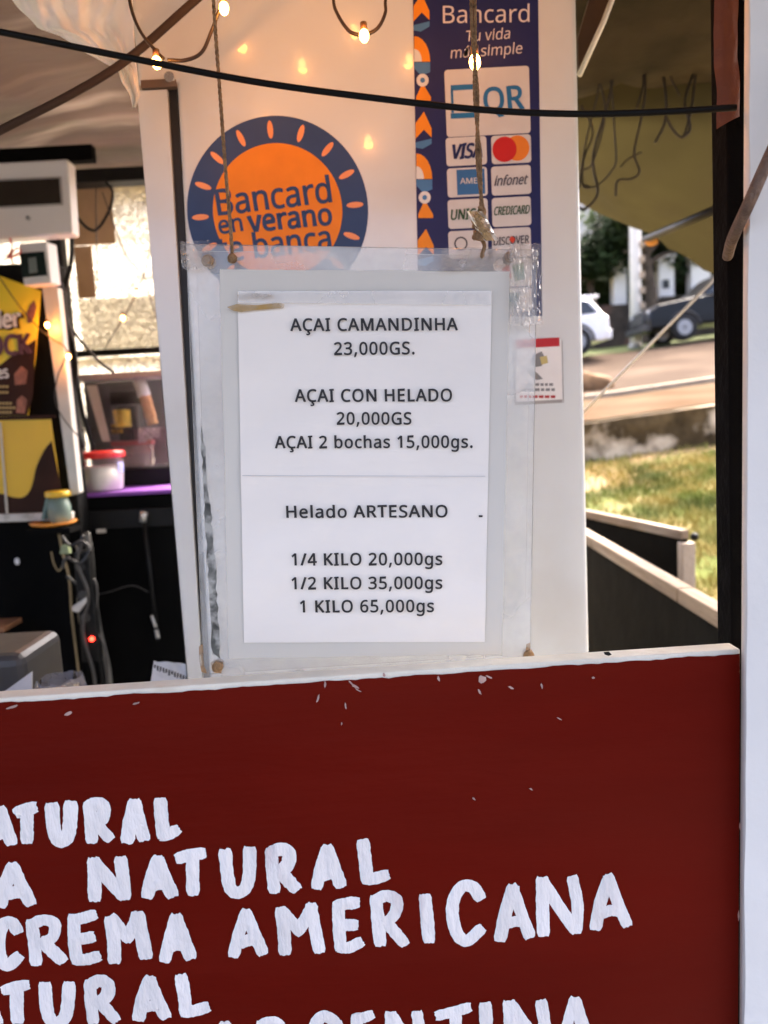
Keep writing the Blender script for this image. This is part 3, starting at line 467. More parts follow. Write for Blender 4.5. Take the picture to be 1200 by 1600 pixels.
# cars
m_tyre = mat('tyre_rubber', (.012, .012, .012), .85); m_rim = mat('alloy', (.35, .35, .36), .35, metal=.8)
m_glass = mat('car_glass', (.012, .014, .017), .06, coat=.5)
def car(name, label, cat, rear_x, y, length, hgt, prof, cabin, paint, wheels, facing, tilt, group):
    """side profile (metres, x from the front bumper to the rear) lofted across the width with tumblehome"""
    xm = rear_x-length/2
    r = thing(name, label, cat, (xm, y, gz(xm, y)), group); base = WL[r.name]
    W = .88
    def loft(pts, wf, cap=True):
        m = MB(); n = len(pts); st = [(-1, 1.0), (-.93, 1.0), (0, 1.0), (.93, 1.0), (1, 1.0)]
        rows = []
        for s, _ in st:
            row = []
            for (px, pz) in pts:
                wv = wf(pz); k = 1.0 if abs(s) < .99 else .0
                cx = length/2; cz = .75*hgt*.6
                sx = px if abs(s) < .99 else cx+(px-cx)*.975
                sz = pz if abs(s) < .99 else cz+(pz-cz)*.94
                row.append(base+Vector((sx-length/2, s*wv, sz+tilt*(sx-length/2))))
            rows.append(row)
        vs = [v for row in rows for v in row]
        fs = [(i*n+k, i*n+(k+1) % n, (i+1)*n+(k+1) % n, (i+1)*n+k) for i in range(len(st)-1) for k in range(n)]
        fs += [tuple(range(n-1, -1, -1)), tuple(range((len(st)-1)*n, len(st)*n))]
        return m.add(vs, fs)
    body = loft(prof, lambda z: W-.06*max(0, z-.7)-.05*max(0, .45-z))
    obj('body', body, paint, r, bev=.03)
    obj('roof', loft(cabin, lambda z: W-.06-.22*max(0, z-.95)), paint, r, bev=.03)
    for s in (-1, 1):
        # side windows, windscreen and rear screen follow the cabin outline
        cx = sum(p[0] for p in cabin)/len(cabin); zl = min(p[1] for p in cabin); zh = max(p[1] for p in cabin)
        ins = [(cx+(p[0]-cx)*.88, zl+.05+(p[1]-zl)*.80) for p in cabin]
        mid = cx+.05
        for half in (0, 1):
            q = [p for p in ins]
            q = clipx(q, mid-.04, half == 0) if half == 0 else clipx(q, mid+.04, False)
            if len(q) < 3: continue
            wv = lambda z: W-.06-.22*max(0, z-.95)+.012
            f = [base+Vector((p[0]-length/2, s*wv(p[1]), p[1]+tilt*(p[0]-length/2))) for p in q]
            b = [v-Vector((0, s*.02, 0)) for v in f]
            obj('side_window', MB().hexa(f if s < 0 else f[::-1], b if s < 0 else b[::-1]), m_glass, r)
    fr = sorted(cabin, key=lambda p: p[0]); lo = fr[0]; hi = [p for p in cabin if p[1] > zh-.08]; fh = min(hi); bh = max(hi); re = fr[-1]
    for nm, a, b, sg in (('windscreen', lo, fh, -1), ('rear_window', re, bh, 1)):
        q = []
        for s in (-1, 1):
            for p, t in ((a, .12), (b, .10)):
                o2 = b if p is a else a; x = p[0]+(o2[0]-p[0])*t+sg*.014; z = p[1]+(o2[1]-p[1])*t+.01
                q.append(base+Vector((x-length/2, s*(W-.16-.2*max(0, z-.95)), z+tilt*(x-length/2))))
        f = [q[0], q[1], q[3], q[2]]; obj(nm, MB().hexa(f, [v-Vector((sg*.03, 0, .01)) for v in f]), m_glass, r)
    for wx in wheels:
        for s in (-1, 1):
            c = base+Vector((wx-length/2, s*(W-.08), .34+tilt*(wx-length/2)))
            wm = MB(); prof2 = [(.20, -.11), (.32, -.11), (.345, -.07), (.345, .07), (.32, .11), (.20, .11)]
            vs = []; fs = []; n = 24
            for rr_, t in prof2:
                for k in range(n): a = 2*math.pi*k/n; vs.append(c+Vector((rr_*math.cos(a), t, rr_*math.sin(a))))
            for i in range(5):
                for k in range(n): fs.append((i*n+k, i*n+(k+1) % n, (i+1)*n+(k+1) % n, (i+1)*n+k))
            wh = obj('wheel', wm.add(vs, fs), m_tyre, r, True)
            rm = MB(); rm.tube([c+Vector((0, -.09, 0)), c+Vector((0, .09, 0))], .20, 20)
            for k in range(5):
                a = 2*math.pi*k/5; d = Vector((math.cos(a), 0, math.sin(a))); e = Vector((0, s*.1, 0)); sd_ = d.cross(Vector((0, 1, 0)))*.03
                rm.hexa([c+e-sd_, c+e+sd_, c+e+d*.19+sd_, c+e+d*.19-sd_], [c-sd_, c+sd_, c+d*.19+sd_, c+d*.19-sd_])
            obj('rim', rm, m_rim, wh)
            # arch above the wheel
            ar = MB(); pts = [base+Vector((wx-length/2+.40*math.cos(t), s*(W+.005), .34+.40*math.sin(t)+tilt*(wx-length/2))) for t in [math.pi*k/14 for k in range(15)]]
            ar.tube(pts, .035, 6); obj('wheel_arch', ar, mat('arch_black', (.02, .02, .022), .6), r, True)
    return r, base
def clipx(poly, x, keep_left):
    o = []; ins = (lambda p: p[0] <= x) if keep_left else (lambda p: p[0] >= x)
    for a, b in zip(poly, poly[1:]+poly[:1]):
        if ins(a): o.append(a)
        if ins(a) != ins(b): t = (x-a[0])/(b[0]-a[0]); o.append((x, a[1]+(b[1]-a[1])*t))
    return o
m_black_paint = mat('black_car_paint', (.004, .0045, .006), .35, coat=.12, var=.1, spec=.25)
m_white_paint = mat('white_car_paint', (.80, .80, .80), .3, coat=1, var=.04)
TX = P(1003, 500, 20.8).x
bodyP = [(.02, .38), (.0, .62), (.08, .86), (.25, .98), (1.35, 1.10), (5.1, 1.12), (5.2, .95), (5.2, .5), (5.05, .38)]
cabP = [(1.25, 1.08), (1.95, 1.62), (2.3, 1.74), (4.2, 1.76), (4.75, 1.62), (5.05, 1.10)]
r, base = car('parked_car', 'dark sport utility car parked with its bonnet towards the white pole', 'car', TX+5.2, 21.2, 5.2, 1.76, bodyP, cabP, m_black_paint, (.95, 4.1), -1, .055, 'cars parked along the road')
r.name = 'parked_car'; WL[r.name] = base
def onc(x, y, z, L=5.2, t=.055): return base+Vector((x-L/2, y, z+t*(x-L/2)))
for s in (-1, 1):
    obj('headlight', MB().ball(onc(.14, s*.66, .80), .13, 12, (.7, 1.3, .7)), mat('lamp_lens', (.6, .6, .62), .1), r, True)
gl = MB()
for k in range(4): gl.box(onc(-.03, -.5, .56+k*.06), onc(.0, .5, .59+k*.06))
obj('grille', gl, m_rim, r)
obj('bumper', MB().box(onc(-.06, -.84, .34), onc(.10, .84, .50)), mat('bumper_black', (.03, .03, .033), .6), r, bev=.03)
for s in (-1, 1): obj('side_mirror', MB().ball(onc(1.75, s*.98, 1.12), .11, 10, (.7, 1, .8)), m_black_paint, r, True)
for s in (-1, 1):
    for x in (2.9, 3.9): obj('door_handle', MB().box(onc(x, s*.885-.012, .95), onc(x+.2, s*.885+.012, .99)), m_rim, r)
WX = P(960, 505, 19.8).x-.42
bodyW = [(.05, .32), (.0, .58), (.15, .74), (1.2, .90), (3.95, .95), (4.12, .86), (4.15, .5), (4.0, .30)]
cabW = [(1.05, .88), (1.9, 1.36), (2.4, 1.44), (3.3, 1.42), (3.75, 1.30), (4.02, .93)]
r, base = car('parked_car', 'white hatchback with a red tail lamp parked beside the fridge edge', 'car', WX, 19.6, 4.15, 1.44, bodyW, cabW, m_white_paint, (.8, 3.35), -1, .055, 'cars parked along the road')
r.name = 'parked_car'; WL[r.name] = base
for s in (-1, 1):
    obj('tail_lamp', MB().ball(onc(4.05, s*.72, .80, 4.15), .11, 12, (.9, 1.3, .7)), mat('red_lens', (.45, .02, .02), .15), r, True)
obj('spoiler', MB().box(onc(3.55, -.62, 1.37, 4.15), onc(3.95, .62, 1.41, 4.15)), m_white_paint, r, bev=.015)
obj('bumper', MB().box(onc(3.98, -.84, .33, 4.15), onc(4.2, .84, .56, 4.15)), m_white_paint, r, bev=.04)
# boulder at the road edge
bl = MB(); c = P(926, 572, 13.2); zb = gz(c.x, 13.2)
bl.ball((c.x, 13.2, zb+.12), .30, 18, (1.3, .8, .7))
for v in bl.v: v += Vector((noise.noise(v*4), noise.noise(v*4+Vector((9, 0, 0))), noise.noise(v*4+Vector((0, 9, 0)))))*.09
tag(obj('boulder', bl, mat('brown_rock', (.20, .11, .05), .95, var=.4, scale=5, bump=.8, bscale=12), sm=True), 'brown rock lying at the road edge beside the fridge', 'rock')

# ================================================================ STALL STRUCTURE
m_roof = cloth('grey_roof_tarp', (.17, .125, .095), .03, .3, 2.5, 1, 5, stretch=(.6, 3.2, 1), c2=(.13, .10, .08), c2s=2.2, dirt=(.42, .36, .29), dscale=3, dth=(.55, .75))  # darker stretched streaks put the shading of wrinkles into the tarp colour
ROOF_Z = 2.15
def roofp(u, v):
    x = -2.4+3.5*u; y = -.10+2.72*v  # front edge drawn forward past the camera to shade the fridge top
    sag = .035*math.sin(x*5+y*2)*math.sin(y*4)+.02*noise.noise(Vector((x*3, y*5, 0)))-.03*abs(noise.noise(Vector((x*1.2+y*.8, y*6-x, 5))))+.012*noise.noise(Vector((x*9, y*4+x*3, 8)))
    return Vector((x, y-(.55*max(0, v-.7)/.3*smst(.0, .6, x) if x > 0 else 0), ROOF_Z+sag))
rfm = MB().grid(roofp, 110, 90)
rf = thing('stall_roof', 'sagging grey tarpaulin roof of the stall on a dark frame', 'roof', (-.65, 1.5, ROOF_Z-.1))
obj('tarpaulin', rfm, m_roof, rf, True)
obj('light_block_flap', MB().grid(lambda u, v: Vector((-2.4+3.5*u, -.10+.02*math.sin(u*60)*(1-v), 1.88+(ROOF_Z-1.88)*v+.02*abs(math.sin(u*22))*(1-v))), 120, 6), m_roof, rf, True)  # unseen flap added behind the camera to keep daylight off the fridge top
for xs_, ye in ((-2.4, .7), (1.1, 1.5)):
    obj('light_block_flap', MB().grid(lambda u, v: Vector((xs_+.02*math.sin(u*30)*(1-v), -.10+(ye+.1)*u, 1.84+(ROOF_Z-1.84)*v)), 60, 6), m_roof, rf, True)  # side flaps out of view, added to block daylight from left and right
m_blk = mat('black_paint', (.006, .006, .006), .5, var=.4, scale=8, bump=.15, bscale=20, spec=.2)
m_blk2 = mat('matt_black_board', (.003, .003, .003), .85, var=.4, scale=5, bump=.2, bscale=18, spec=.05)
fr = MB()
fr.box((-2.4, 2.30, P(120, 286, 2.3).z), (P(230, 286, 2.3).x+.5, 2.36, P(160, 262, 2.3).z))
obj('back_beam', fr, m_blk, rf, bev=.003)
cr = MB()
for x in (-2.3, -1.2, -.55):
    cr.tube([(x, -.08, ROOF_Z+.06), (x, 2.4, ROOF_Z+.06)], .016, 8)
obj('rafter', cr, m_blk, rf, True)
obj('painted_shade_sheet', MB().grid(lambda u, v: Vector((.24+.9*u, 1.1+.80*v+.05*noise.noise(Vector((u*4, 1, 0)))*v, ROOF_Z-.075-.05*v*abs(noise.noise(Vector((u*5, v*2, 3))))-.02*math.sin(v*9+u*3))), 40, 24), mat('shade_brown', (.034, .025, .014), .7, var=.5, scale=6, bump=.3, bscale=20, spec=.1), rf, True)  # dark brown sheet added in place of the shade on the tarp top
# legs that carry the roof at the back
for x in (-2.3, P(108, 600, 2.38).x): obj('roof_leg', MB().box((x-.022, 2.365, 0), (x+.022, 2.41, ROOF_Z)), m_blk, rf, bev=.003)
obj('roof_leg', MB().box((P(1012, 400, 2.30).x+.3, 2.25, 0), (P(1012, 400, 2.30).x+.34, 2.29, 1.9)), m_blk, rf, bev=.003)

# insulating foil wall at the back
def foil(name):
    m = bpy.data.materials.new(name); m.use_nodes = True; n = m.node_tree.nodes; l = m.node_tree.links; b = n['Principled BSDF']
    b.inputs['Base Color'].default_value = (.95, .90, .80, 1); b.inputs['Metallic'].default_value = .4; b.inputs['Roughness'].default_value = .34
    tc = n.new('ShaderNodeTexCoord'); v = n.new('ShaderNodeTexVoronoi'); v.inputs['Scale'].default_value = 150
    q = n.new('ShaderNodeTexNoise'); q.inputs['Scale'].default_value = 22; q.inputs['Detail'].default_value = 5
    l.new(tc.outputs['Object'], v.inputs['Vector']); l.new(tc.outputs['Object'], q.inputs['Vector'])
    ad = n.new('ShaderNodeMath'); ad.operation = 'ADD'; l.new(v.outputs['Distance'], ad.inputs[0]); l.new(q.outputs[0], ad.inputs[1])
    bp = n.new('ShaderNodeBump'); bp.inputs['Strength'].default_value = 1; bp.inputs['Distance'].default_value = .03
    l.new(ad.outputs[0], bp.inputs['Height']); l.new(bp.outputs[0], b.inputs['Normal'])
    t = n.new('ShaderNodeBsdfTranslucent'); t.inputs[0].default_value = (.72, .68, .58, 1); mx = n.new('ShaderNodeMixShader')
    v2 = n.new('ShaderNodeTexVoronoi'); v2.inputs['Scale'].default_value = 210; l.new(tc.outputs['Object'], v2.inputs['Vector'])
    mr = n.new('ShaderNodeMapRange'); mr.inputs[1].default_value = .25; mr.inputs[2].default_value = .95; mr.inputs[3].default_value = .15; mr.inputs[4].default_value = .95
    sp = n.new('ShaderNodeSeparateColor'); l.new(v2.outputs['Color'], sp.inputs[0]); l.new(sp.outputs[0], mr.inputs[0]); l.new(mr.outputs[0], mx.inputs[0])
    l.new(b.outputs[0], mx.inputs[1]); l.new(t.outputs[0], mx.inputs[2]); l.new(mx.outputs[0], n['Material Output'].inputs[0]); return m
m_foil = foil('crinkled_foil')
fw_ = thing('foil_wall', 'crinkled silver foil insulation sheet closing the back of the stall', 'wall', (-1.2, 2.5, 0))
def foilp(xa, xb, za, zb, y):
    return MB().grid(lambda u, v: Vector((xa+(xb-xa)*u, y-.012*noise.noise(Vector((u*14, v*14, y*9)))-.006*noise.noise(Vector((u*40, v*40, 3))), za+(zb-za)*v)), 60, 60)
xl, xr = -2.4, P(300, 500, 2.5).x
obj('foil_sheet', foilp(xl, xr, P(180, 565, 2.5).z, ROOF_Z-.03, 2.50), m_foil, fw_, True)
obj('foil_sheet', foilp(xl, xr-.01, 0, P(180, 560, 2.5).z, 2.475), m_foil, fw_, True)
obj('foil_patch', foilp(P(122, 470, 2.46).x, P(245, 470, 2.46).x, P(180, 545, 2.46).z, P(180, 465, 2.46).z, 2.46), m_foil, fw_, True)
obj('crossbar', MB().box((xl, 2.44, P(180, 555, 2.44).z), (xr, 2.452, P(180, 545, 2.44).z)), m_blk, fw_)
cbm = mat('cardboard', (.42, .29, .16), .85, var=.15, scale=8, bump=.2)
obj('cardboard_sheet', MB().box((P(104, 300, 2.42).x, 2.425, P(130, 382, 2.42).z), (P(172, 300, 2.42).x, 2.432, P(130, 294, 2.42).z)), cbm, fw_)
obj('cardboard_sheet', MB().box((P(104, 300, 2.42).x, 2.433, P(130, 465, 2.42).z), (P(132, 300, 2.42).x, 2.437, P(130, 383, 2.42).z)), cbm, fw_)
struct(obj('floor', MB().box((-2.6, .45, -.05), (.62, 2.6, .012)), mat('dark_floor', (.05, .045, .04), .8, var=.3, scale=4)))

# olive tarpaulin awning on the right
m_tarp = cloth('olive_tarpaulin', (.042, .034, .0125), .2, .3, 2.2, .8, 4, c2=(.028, .021, .010), c2s=1.6, spec=.1)
A, B, C_, D = P(880, 95, 1.9), P(1240, 105, 1.9), P(1240, 488, 2.15), P(880, 308, 2.65)
def tp(u, v):
    q = A.lerp(B, u).lerp(D.lerp(C_, u), v)
    q = q+Vector((0, 0, -1))*.035*math.sin(math.pi*v)*(1+.4*math.sin(u*7))
    return q+Vector((.3, -.7, .5))*(.03*noise.noise(Vector((u*3, v*2.4, 2)))+.02*abs(noise.noise(Vector((u*6+v*3, v*2, 7)))))
aw = thing('olive_awning', 'olive green tarpaulin awning sloping down at the right of the fridge', 'awning', (1.0, 2.3, 1.7))
obj('tarpaulin', MB().grid(tp, 44, 30), m_tarp, aw, True)
obj('strut', MB().tube([P(1008, 374, 2.3), P(1150, 314, 1.75)], .0105, 10), m_blk, aw, True)
obj('strut_tip', MB().ball(P(1018, 377, 2.28), .017, 10, (1.2, 1, .8)), mat('orange_tip', (.55, .22, .03), .6), aw, True)

# ================================================================ FRIDGE with stickers
FP = vplane(1.0)
m_fridge = mat('white_fridge_enamel', (.68, .72, .735), .24, var=.03, scale=3, coat=.4, dirt=(.53, .52, .49), dscale=3.0, dth=(.52, .8))
xa = FP.uv(262, 600).x; xb = FP.uv(913, 600).x
fg = thing('display_fridge', 'tall white fridge seen from the side with payment stickers', 'fridge', ((xa+xb)/2, 1.3, .012))
b = MB(); zt = 2.06
# side outline: cabinet with the overhanging header, notch for the door
zs = FP.uv(240, 132).y; xd = FP.uv(224, 150).x; xg = FP.uv(266, 350).x
def gline(x0, y0, x1, y1):
    a, b_ = FP.uv(x0, y0), FP.uv(x1, y1)
    return lambda z: a.x+(b_.x-a.x)*(z-a.y)/(b_.y-a.y)
gl_, gr_ = gline(262, 140, 316, 1040), gline(276, 140, 326, 1040); xbody = gr_(1.2)
b.prism(FP, [Vector((gr_(.05), .05)), Vector((xb, .05)), Vector((xb, zt)), Vector((FP.uv(209, 60).x, zt)), Vector((FP.uv(209, 60).x, zs)), Vector((gr_(zs), zs))], 0, .58)
obj('cabinet', b, m_fridge, fg, bev=.006)
dr = MB(); xdl = FP.uv(252, 600).x; xdr = FP.uv(283, 420).x
dr.prism(FP, [Vector((FP.uv(253, 600).x, .07)), Vector((gl_(.07)-.001, .07)), Vector((gl_(zs)-.001, zs-.006)), Vector((FP.uv(253, 600).x, zs-.006))], .0, .56)
obj('door', dr, m_fridge, fg, bev=.005)
m_gask = mat('black_gasket', (.006, .006, .006), .5)
obj('gasket', MB().prism(FP, [Vector((gl_(.08), .08)), Vector((gr_(.08)-.001, .08)), Vector((gr_(zs)-.001, zs-.004)), Vector((gl_(zs), zs-.004))], -.006, .5), m_gask, fg)
hn = MB(); hn.prism(FP, [Vector((FP.uv(222, 140).x, zs-.005)), Vector((gr_(zs), zs-.005)), Vector((gr_(zs), zs+.004)), Vector((FP.uv(222, 140).x, zs+.004))], .004, .02)
obj('hinge_plate', hn, mat('hinge_brown', (.13, .085, .06), .5), fg)
obj('hinge_pin', MB().disc(FP, (gr_(zs)-.006, zs+.004), .006, .010, .006, 20), mat('bright_metal', (.85, .84, .82), .15, metal=.9), fg)
ft = MB()
for x in (xbody+.04, xb-.06):
    for y in (1.05, 1.5): ft.tube([(x, y, .0121), (x, y, .0505)], .02, 12)
obj('foot', ft, m_gask, fg, True)

# round sticker
m_navy = ink('navy_print', (.030, .065, .17)); m_org = ink('orange_print', (.78, .24, .02)); m_blue = ink('blue_print', (.05, .12, .30))
cc = FP.uv(434, 330); rad = (FP.uv(434, 330)-FP.uv(434, 181)).length
st = obj('round_sticker', MB().disc(FP, cc, rad, .0006, .0004, 96), m_navy, fg)
rin = (FP.uv(434, 330)-FP.uv(434, 224)).length
obj('orange_disc', MB().disc(FP, cc, rin, .0010, .0003, 96), m_org, st)
ry = MB()
for k in range(16):
    a = 2*math.pi*k/16+R(90+1.5); d = Vector((math.cos(a), math.sin(a))); s_ = Vector((-d.y, d.x)); mid = (rad+rin)/2; h = (rad-rin)*.33; wd = .0036
    pts = [cc+d*(mid+h*math.cos(t))+s_*(wd*math.sin(t)) for t in [2*math.pi*i/16 for i in range(16)]]
    ry.prism(FP, pts, .0010, .0003)
obj('sun_ray', ry, mat('ray_orange', (.80, .30, .12), .45), st)
tx = MB()
text_mb(tx, FP, 'Bancard', 342, 337, 518, 316, 40, .0016, .02)
text_mb(tx, FP, 'en', 344, 366, 380, 361, 27, .0016, .025)
text_mb(tx, FP, 'verano', 390, 363, 519, 351, 33, .0016, .035)
text_mb(tx, FP, 'te banca', 344, 410, 518, 390, 38, .0016, .02)
obj('lettering', tx, m_navy, st)

# payment banner sticker
bn = MB(); m_bnavy = ink('banner_navy', (.016, .022, .105))
bn.prism(FP, [FP.uv(644, -60), FP.uv(840, -60), FP.uv(847, 494), FP.uv(654, 494)][::-1], .0006, .0004)
bs = obj('payment_banner', bn, m_bnavy, fg)
# pattern band of coloured shapes
ba = MB(); bb = MB(); bw = MB()
for k in range(9):
    y = -20+k*61; x = 645+(y+20)*.018; t = k % 3
    if t == 0:
        ba.pprism(FP, [(x+1, y+30), (x+14, y+12), (x+26, y+38), (x+26, y+52), (x+14, y+40), (x+1, y+54)][::-1], .0010, .0002)
        bb.pprism(FP, [(x+1, y+60), (x+26, y+36+18), (x+26, y+62), (x+12, y+70), (x+1, y+68)][::-1], .0011, .0002)
    elif t == 1:
        pts = [(x+1, y+56)]+[(x+1+25*math.sin(a), y+56-40*math.cos(a)) for a in [R(q) for q in range(0, 91, 15)]]
        ba.pprism(FP, pts[::-1], .0010, .0002)
        pts = [(x+1, y+56)]+[(x+1+12*math.sin(a), y+56-20*math.cos(a)) for a in [R(q) for q in range(0, 91, 15)]]
        bw.pprism(FP, pts[::-1], .0012, .0002)
        bb.pprism(FP, [(x+1, y+57), (x+26, y+57), (x+26, y+72), (x+12, y+78), (x+1, y+66)][::-1], .0010, .0002)
    else:
        ba.pprism(FP, [(x+3, y+50), (x+13, y+28), (x+26, y+50), (x+26, y+56), (x+3, y+56)][::-1], .0010, .0002)
        bw.disc(FP, FP.uv(x+13, y+24), .0075, .0012, .0002, 20)
        bb.disc(FP, FP.uv(x+13, y+24), .0030, .0014, .0002, 16)
obj('orange_shapes', ba, ink('band_orange', (.80, .27, .02)), bs); obj('blue_shapes', bb, ink('band_blue', (.07, .20, .42)), bs); obj('white_shapes', bw, ink('band_white', (.7, .7, .7)), bs)
m_card = ink('card_white', (.62, .61, .61), .03); m_cwt = ink('banner_white', (.66, .62, .66))
def card(x0, y0, x1, y1): return obj('card_logo', MB().rect(FP, x0, y0, x1, y1, .0010, .0003, .004), m_card, bs)
cards = MB()
for q in ((694, 110, 829, 208), (696, 216, 761, 257), (767, 213, 830, 254), (698, 264, 762, 306), (767, 261, 830, 303),
          (699, 313, 763, 355), (768, 310, 830, 352), (700, 362, 763, 402), (768, 358, 830, 400), (770, 406, 831, 446), (771, 452, 831, 486)): card(*q)
t1 = MB()
text_mb(t1, FP, 'Bancard', 692, 37, 827, 35, 27, .0012, .0)
text_mb(t1, FP, 'Tu vida', 727, 66, 796, 61, 17, .0012, 0, .15)
text_mb(t1, FP, 'más simple', 704, 92, 815, 84, 17, .0012, 0, .15)
obj('slogan_lettering', t1, m_cwt, bs)
t2 = MB(); text_mb(t2, FP, 'QR', 757, 176, 818, 171, 37, .0016, .03)
t2.rect(FP, 704, 134, 744, 140, .0016, .0002); t2.rect(FP, 704, 178, 744, 184, .0016, .0002); t2.rect(FP, 704, 141, 709, 177, .0016, .0002)
obj('blue_lettering', t2, ink('bright_blue', (.02, .16, .38)), bs)
t3 = MB(); text_mb(t3, FP, 'VISA', 704, 249, 752, 246, 22, .0016, .045, .25); obj('card_lettering', t3, ink('visa_blue', (.02, .03, .12)), bs)
t4 = MB(); t4.disc(FP, FP.uv(788, 234), .0150, .0016, .0002, 32); obj('red_disc', t4, ink('logo_red', (.55, .02, .02)), bs)
t4 = MB(); t4.disc(FP, FP.uv(808, 232), .0150, .0013, .0002, 32); obj('amber_disc', t4, ink('logo_amber', (.75, .22, .03)), bs)
t5 = MB(); t5.rect(FP, 713, 266, 758, 303, .0013, .0002); obj('blue_square', t5, ink('square_blue', (.04, .15, .36)), bs)
t6 = MB(); text_mb(t6, FP, 'AMEX', 719, 288, 754, 287, 9, .0016, .02); obj('card_lettering', t6, m_card, bs)
t7 = MB(); text_mb(t7, FP, 'infonet', 772, 291, 822, 288, 15, .0016, .02, .3); obj('card_lettering', t7, ink('card_grey', (.10, .10, .13)), bs)
t8 = MB(); text_mb(t8, FP, 'UNICA', 704, 344, 752, 342, 16, .0016, .03, .15); text_mb(t8, FP, 'CREDICARD', 771, 337, 826, 334, 13, .0016, .02, .2)
obj('card_lettering', t8, ink('card_green', (.03, .09, .04)), bs)
t9 = MB(); text_mb(t9, FP, 'DISCOVER', 771, 384, 826, 380, 12, .0016, .02, .1)
t9.disc(FP, FP.uv(720, 381), .0085, .0013, .0002, 24); obj('card_lettering', t9, ink('card_black', (.04, .04, .06)), bs)
ta = MB(); ta.disc(FP, FP.uv(720, 381), .0065, .0016, .0002, 24); obj('white_disc', ta, m_card, bs)
ta = MB(); ta.pprism(FP, [(795, 375), (799, 369), (805, 374), (801, 381)][::-1], .0020, .0002); obj('red_mark', ta, ink('mark_red', (.6, .06, .03)), bs)
ta = MB(); ta.pprism(FP, [(784, 420), (796, 412), (799, 434), (790, 440)][::-1], .0013, .0002); obj('red_mark', ta, ink('emblem_red', (.4, .03, .05)), bs)
ta = MB(); ta.pprism(FP, [(800, 414), (818, 410), (820, 436), (804, 440)][::-1], .0013, .0002); obj('green_mark', ta, ink('emblem_green', (.03, .16, .06)), bs)
ta = MB(); ta.pprism(FP, [(782, 460), (814, 456), (806, 482), (780, 484)][::-1], .0013, .0002); obj('teal_mark', ta, ink('emblem_teal', (.02, .09, .09)), bs)

# small caution sticker
cs = obj('caution_sticker', MB().rect(FP, 804, 533, 879, 628, .0006, .0004, .003), ink('sticker_white', (.82, .80, .78), .03), fg)
q = MB()
for a in ((803, 532, 804.2, 629), (878.6, 532, 879.8, 629), (804.4, 628, 878.4, 629.2)): q.rect(FP, *a, .0008, .0002)
obj('sticker_border', q, ink('border_grey', (.36, .34, .33)), cs)
q = MB(); q.rect(FP, 806, 531, 874, 541, .0010, .0002); obj('red_bar', q, ink('sticker_red', (.50, .03, .04)), cs)
q = MB(); rnd = random.Random(4)
q.pprism(FP, [(832, 556), (846, 549), (852, 560), (846, 572), (834, 574), (828, 565)][::-1], .0010, .0002)
q.pprism(FP, [(826, 574), (838, 582), (848, 592), (838, 594), (828, 588)][::-1], .0012, .0002)
for y, xs_ in ((601, (822, 862)), (609, (814, 866))):
    x = xs_[0]
    while x < xs_[1]:
        d = rnd.uniform(4, 9); q.pprism(FP, [(x, y-2), (x+d, y-2.4), (x+d, y+2), (x, y+2)][::-1], .0010, .0002); x += d+2.2
obj('drawing', q, ink('sticker_ink', (.24, .24, .24)), cs)
q = MB(); q.pprism(FP, [(843, 558), (854, 556), (856, 567), (846, 570)][::-1], .0015, .0002); obj('yellow_mark', q, ink('sticker_yellow', (.55, .45, .18)), cs)
q = MB(); x = 812
while x < 868:
    d = rnd.uniform(4, 8); q.pprism(FP, [(x, 618), (x+d, 617.6), (x+d, 622), (x, 622)][::-1], .0010, .0002); x += d+2
obj('red_lettering', q, ink('sticker_red_ink', (.45, .05, .05)), cs)

# ================================================================ HANGING PRICE SIGN
SP = vplane(.66)
sg = thing('price_sign', 'clear acrylic price sign with a white printed sheet hanging on two ropes', 'sign', SP.px(573, 1048))
TL, TR, BR, BL = SP.uv(290, 381), SP.uv(840, 390), SP.uv(829, 1032), SP.uv(318, 1066)
m_acr = sheer('hazy_acrylic', (.86, .84, .78), .74, .10, .4, 10)
obj('acrylic_sheet', MB().prism(SP, [BL, BR, TR, TL], .0, .003), m_acr, sg, bev=.0006)
obj('back_sheet', MB().prism(SP, [BL+Vector((.004, .004)), BR+Vector((-.003, .003)), TR+Vector((-.004, -.003)), TL+Vector((.006, -.004))], -.009, .002), sheer('clear_acrylic', (.7, .7, .64), .90, .06, .2, 7), sg)
def jag(a, b, n, amp, seed):
    rn = random.Random(seed); o = []
    d = (b-a); pn = Vector((-d.y, d.x)).normalized()
    for i in range(n): o.append(a+d*(i/n)+pn*rn.uniform(-amp, amp))
    return o
bk = [SP.uv(*q) for q in ((358, 1029), (784, 1022), (796, 425), (344, 421))]
pts = jag(bk[0], bk[1], 14, .0004, 1)+jag(bk[1], bk[2], 14, .0004, 2)+jag(bk[2], bk[3], 14, .0004, 3)+jag(bk[3], bk[0], 14, .0004, 4)
obj('grey_backing', MB().prism(SP, pts, .0009, .0007), mat('grey_white_card', (.66, .62, .545), .7, var=.03, scale=7, dirt=(.52, .47, .43), dscale=4, dth=(.6, .8)), sg)
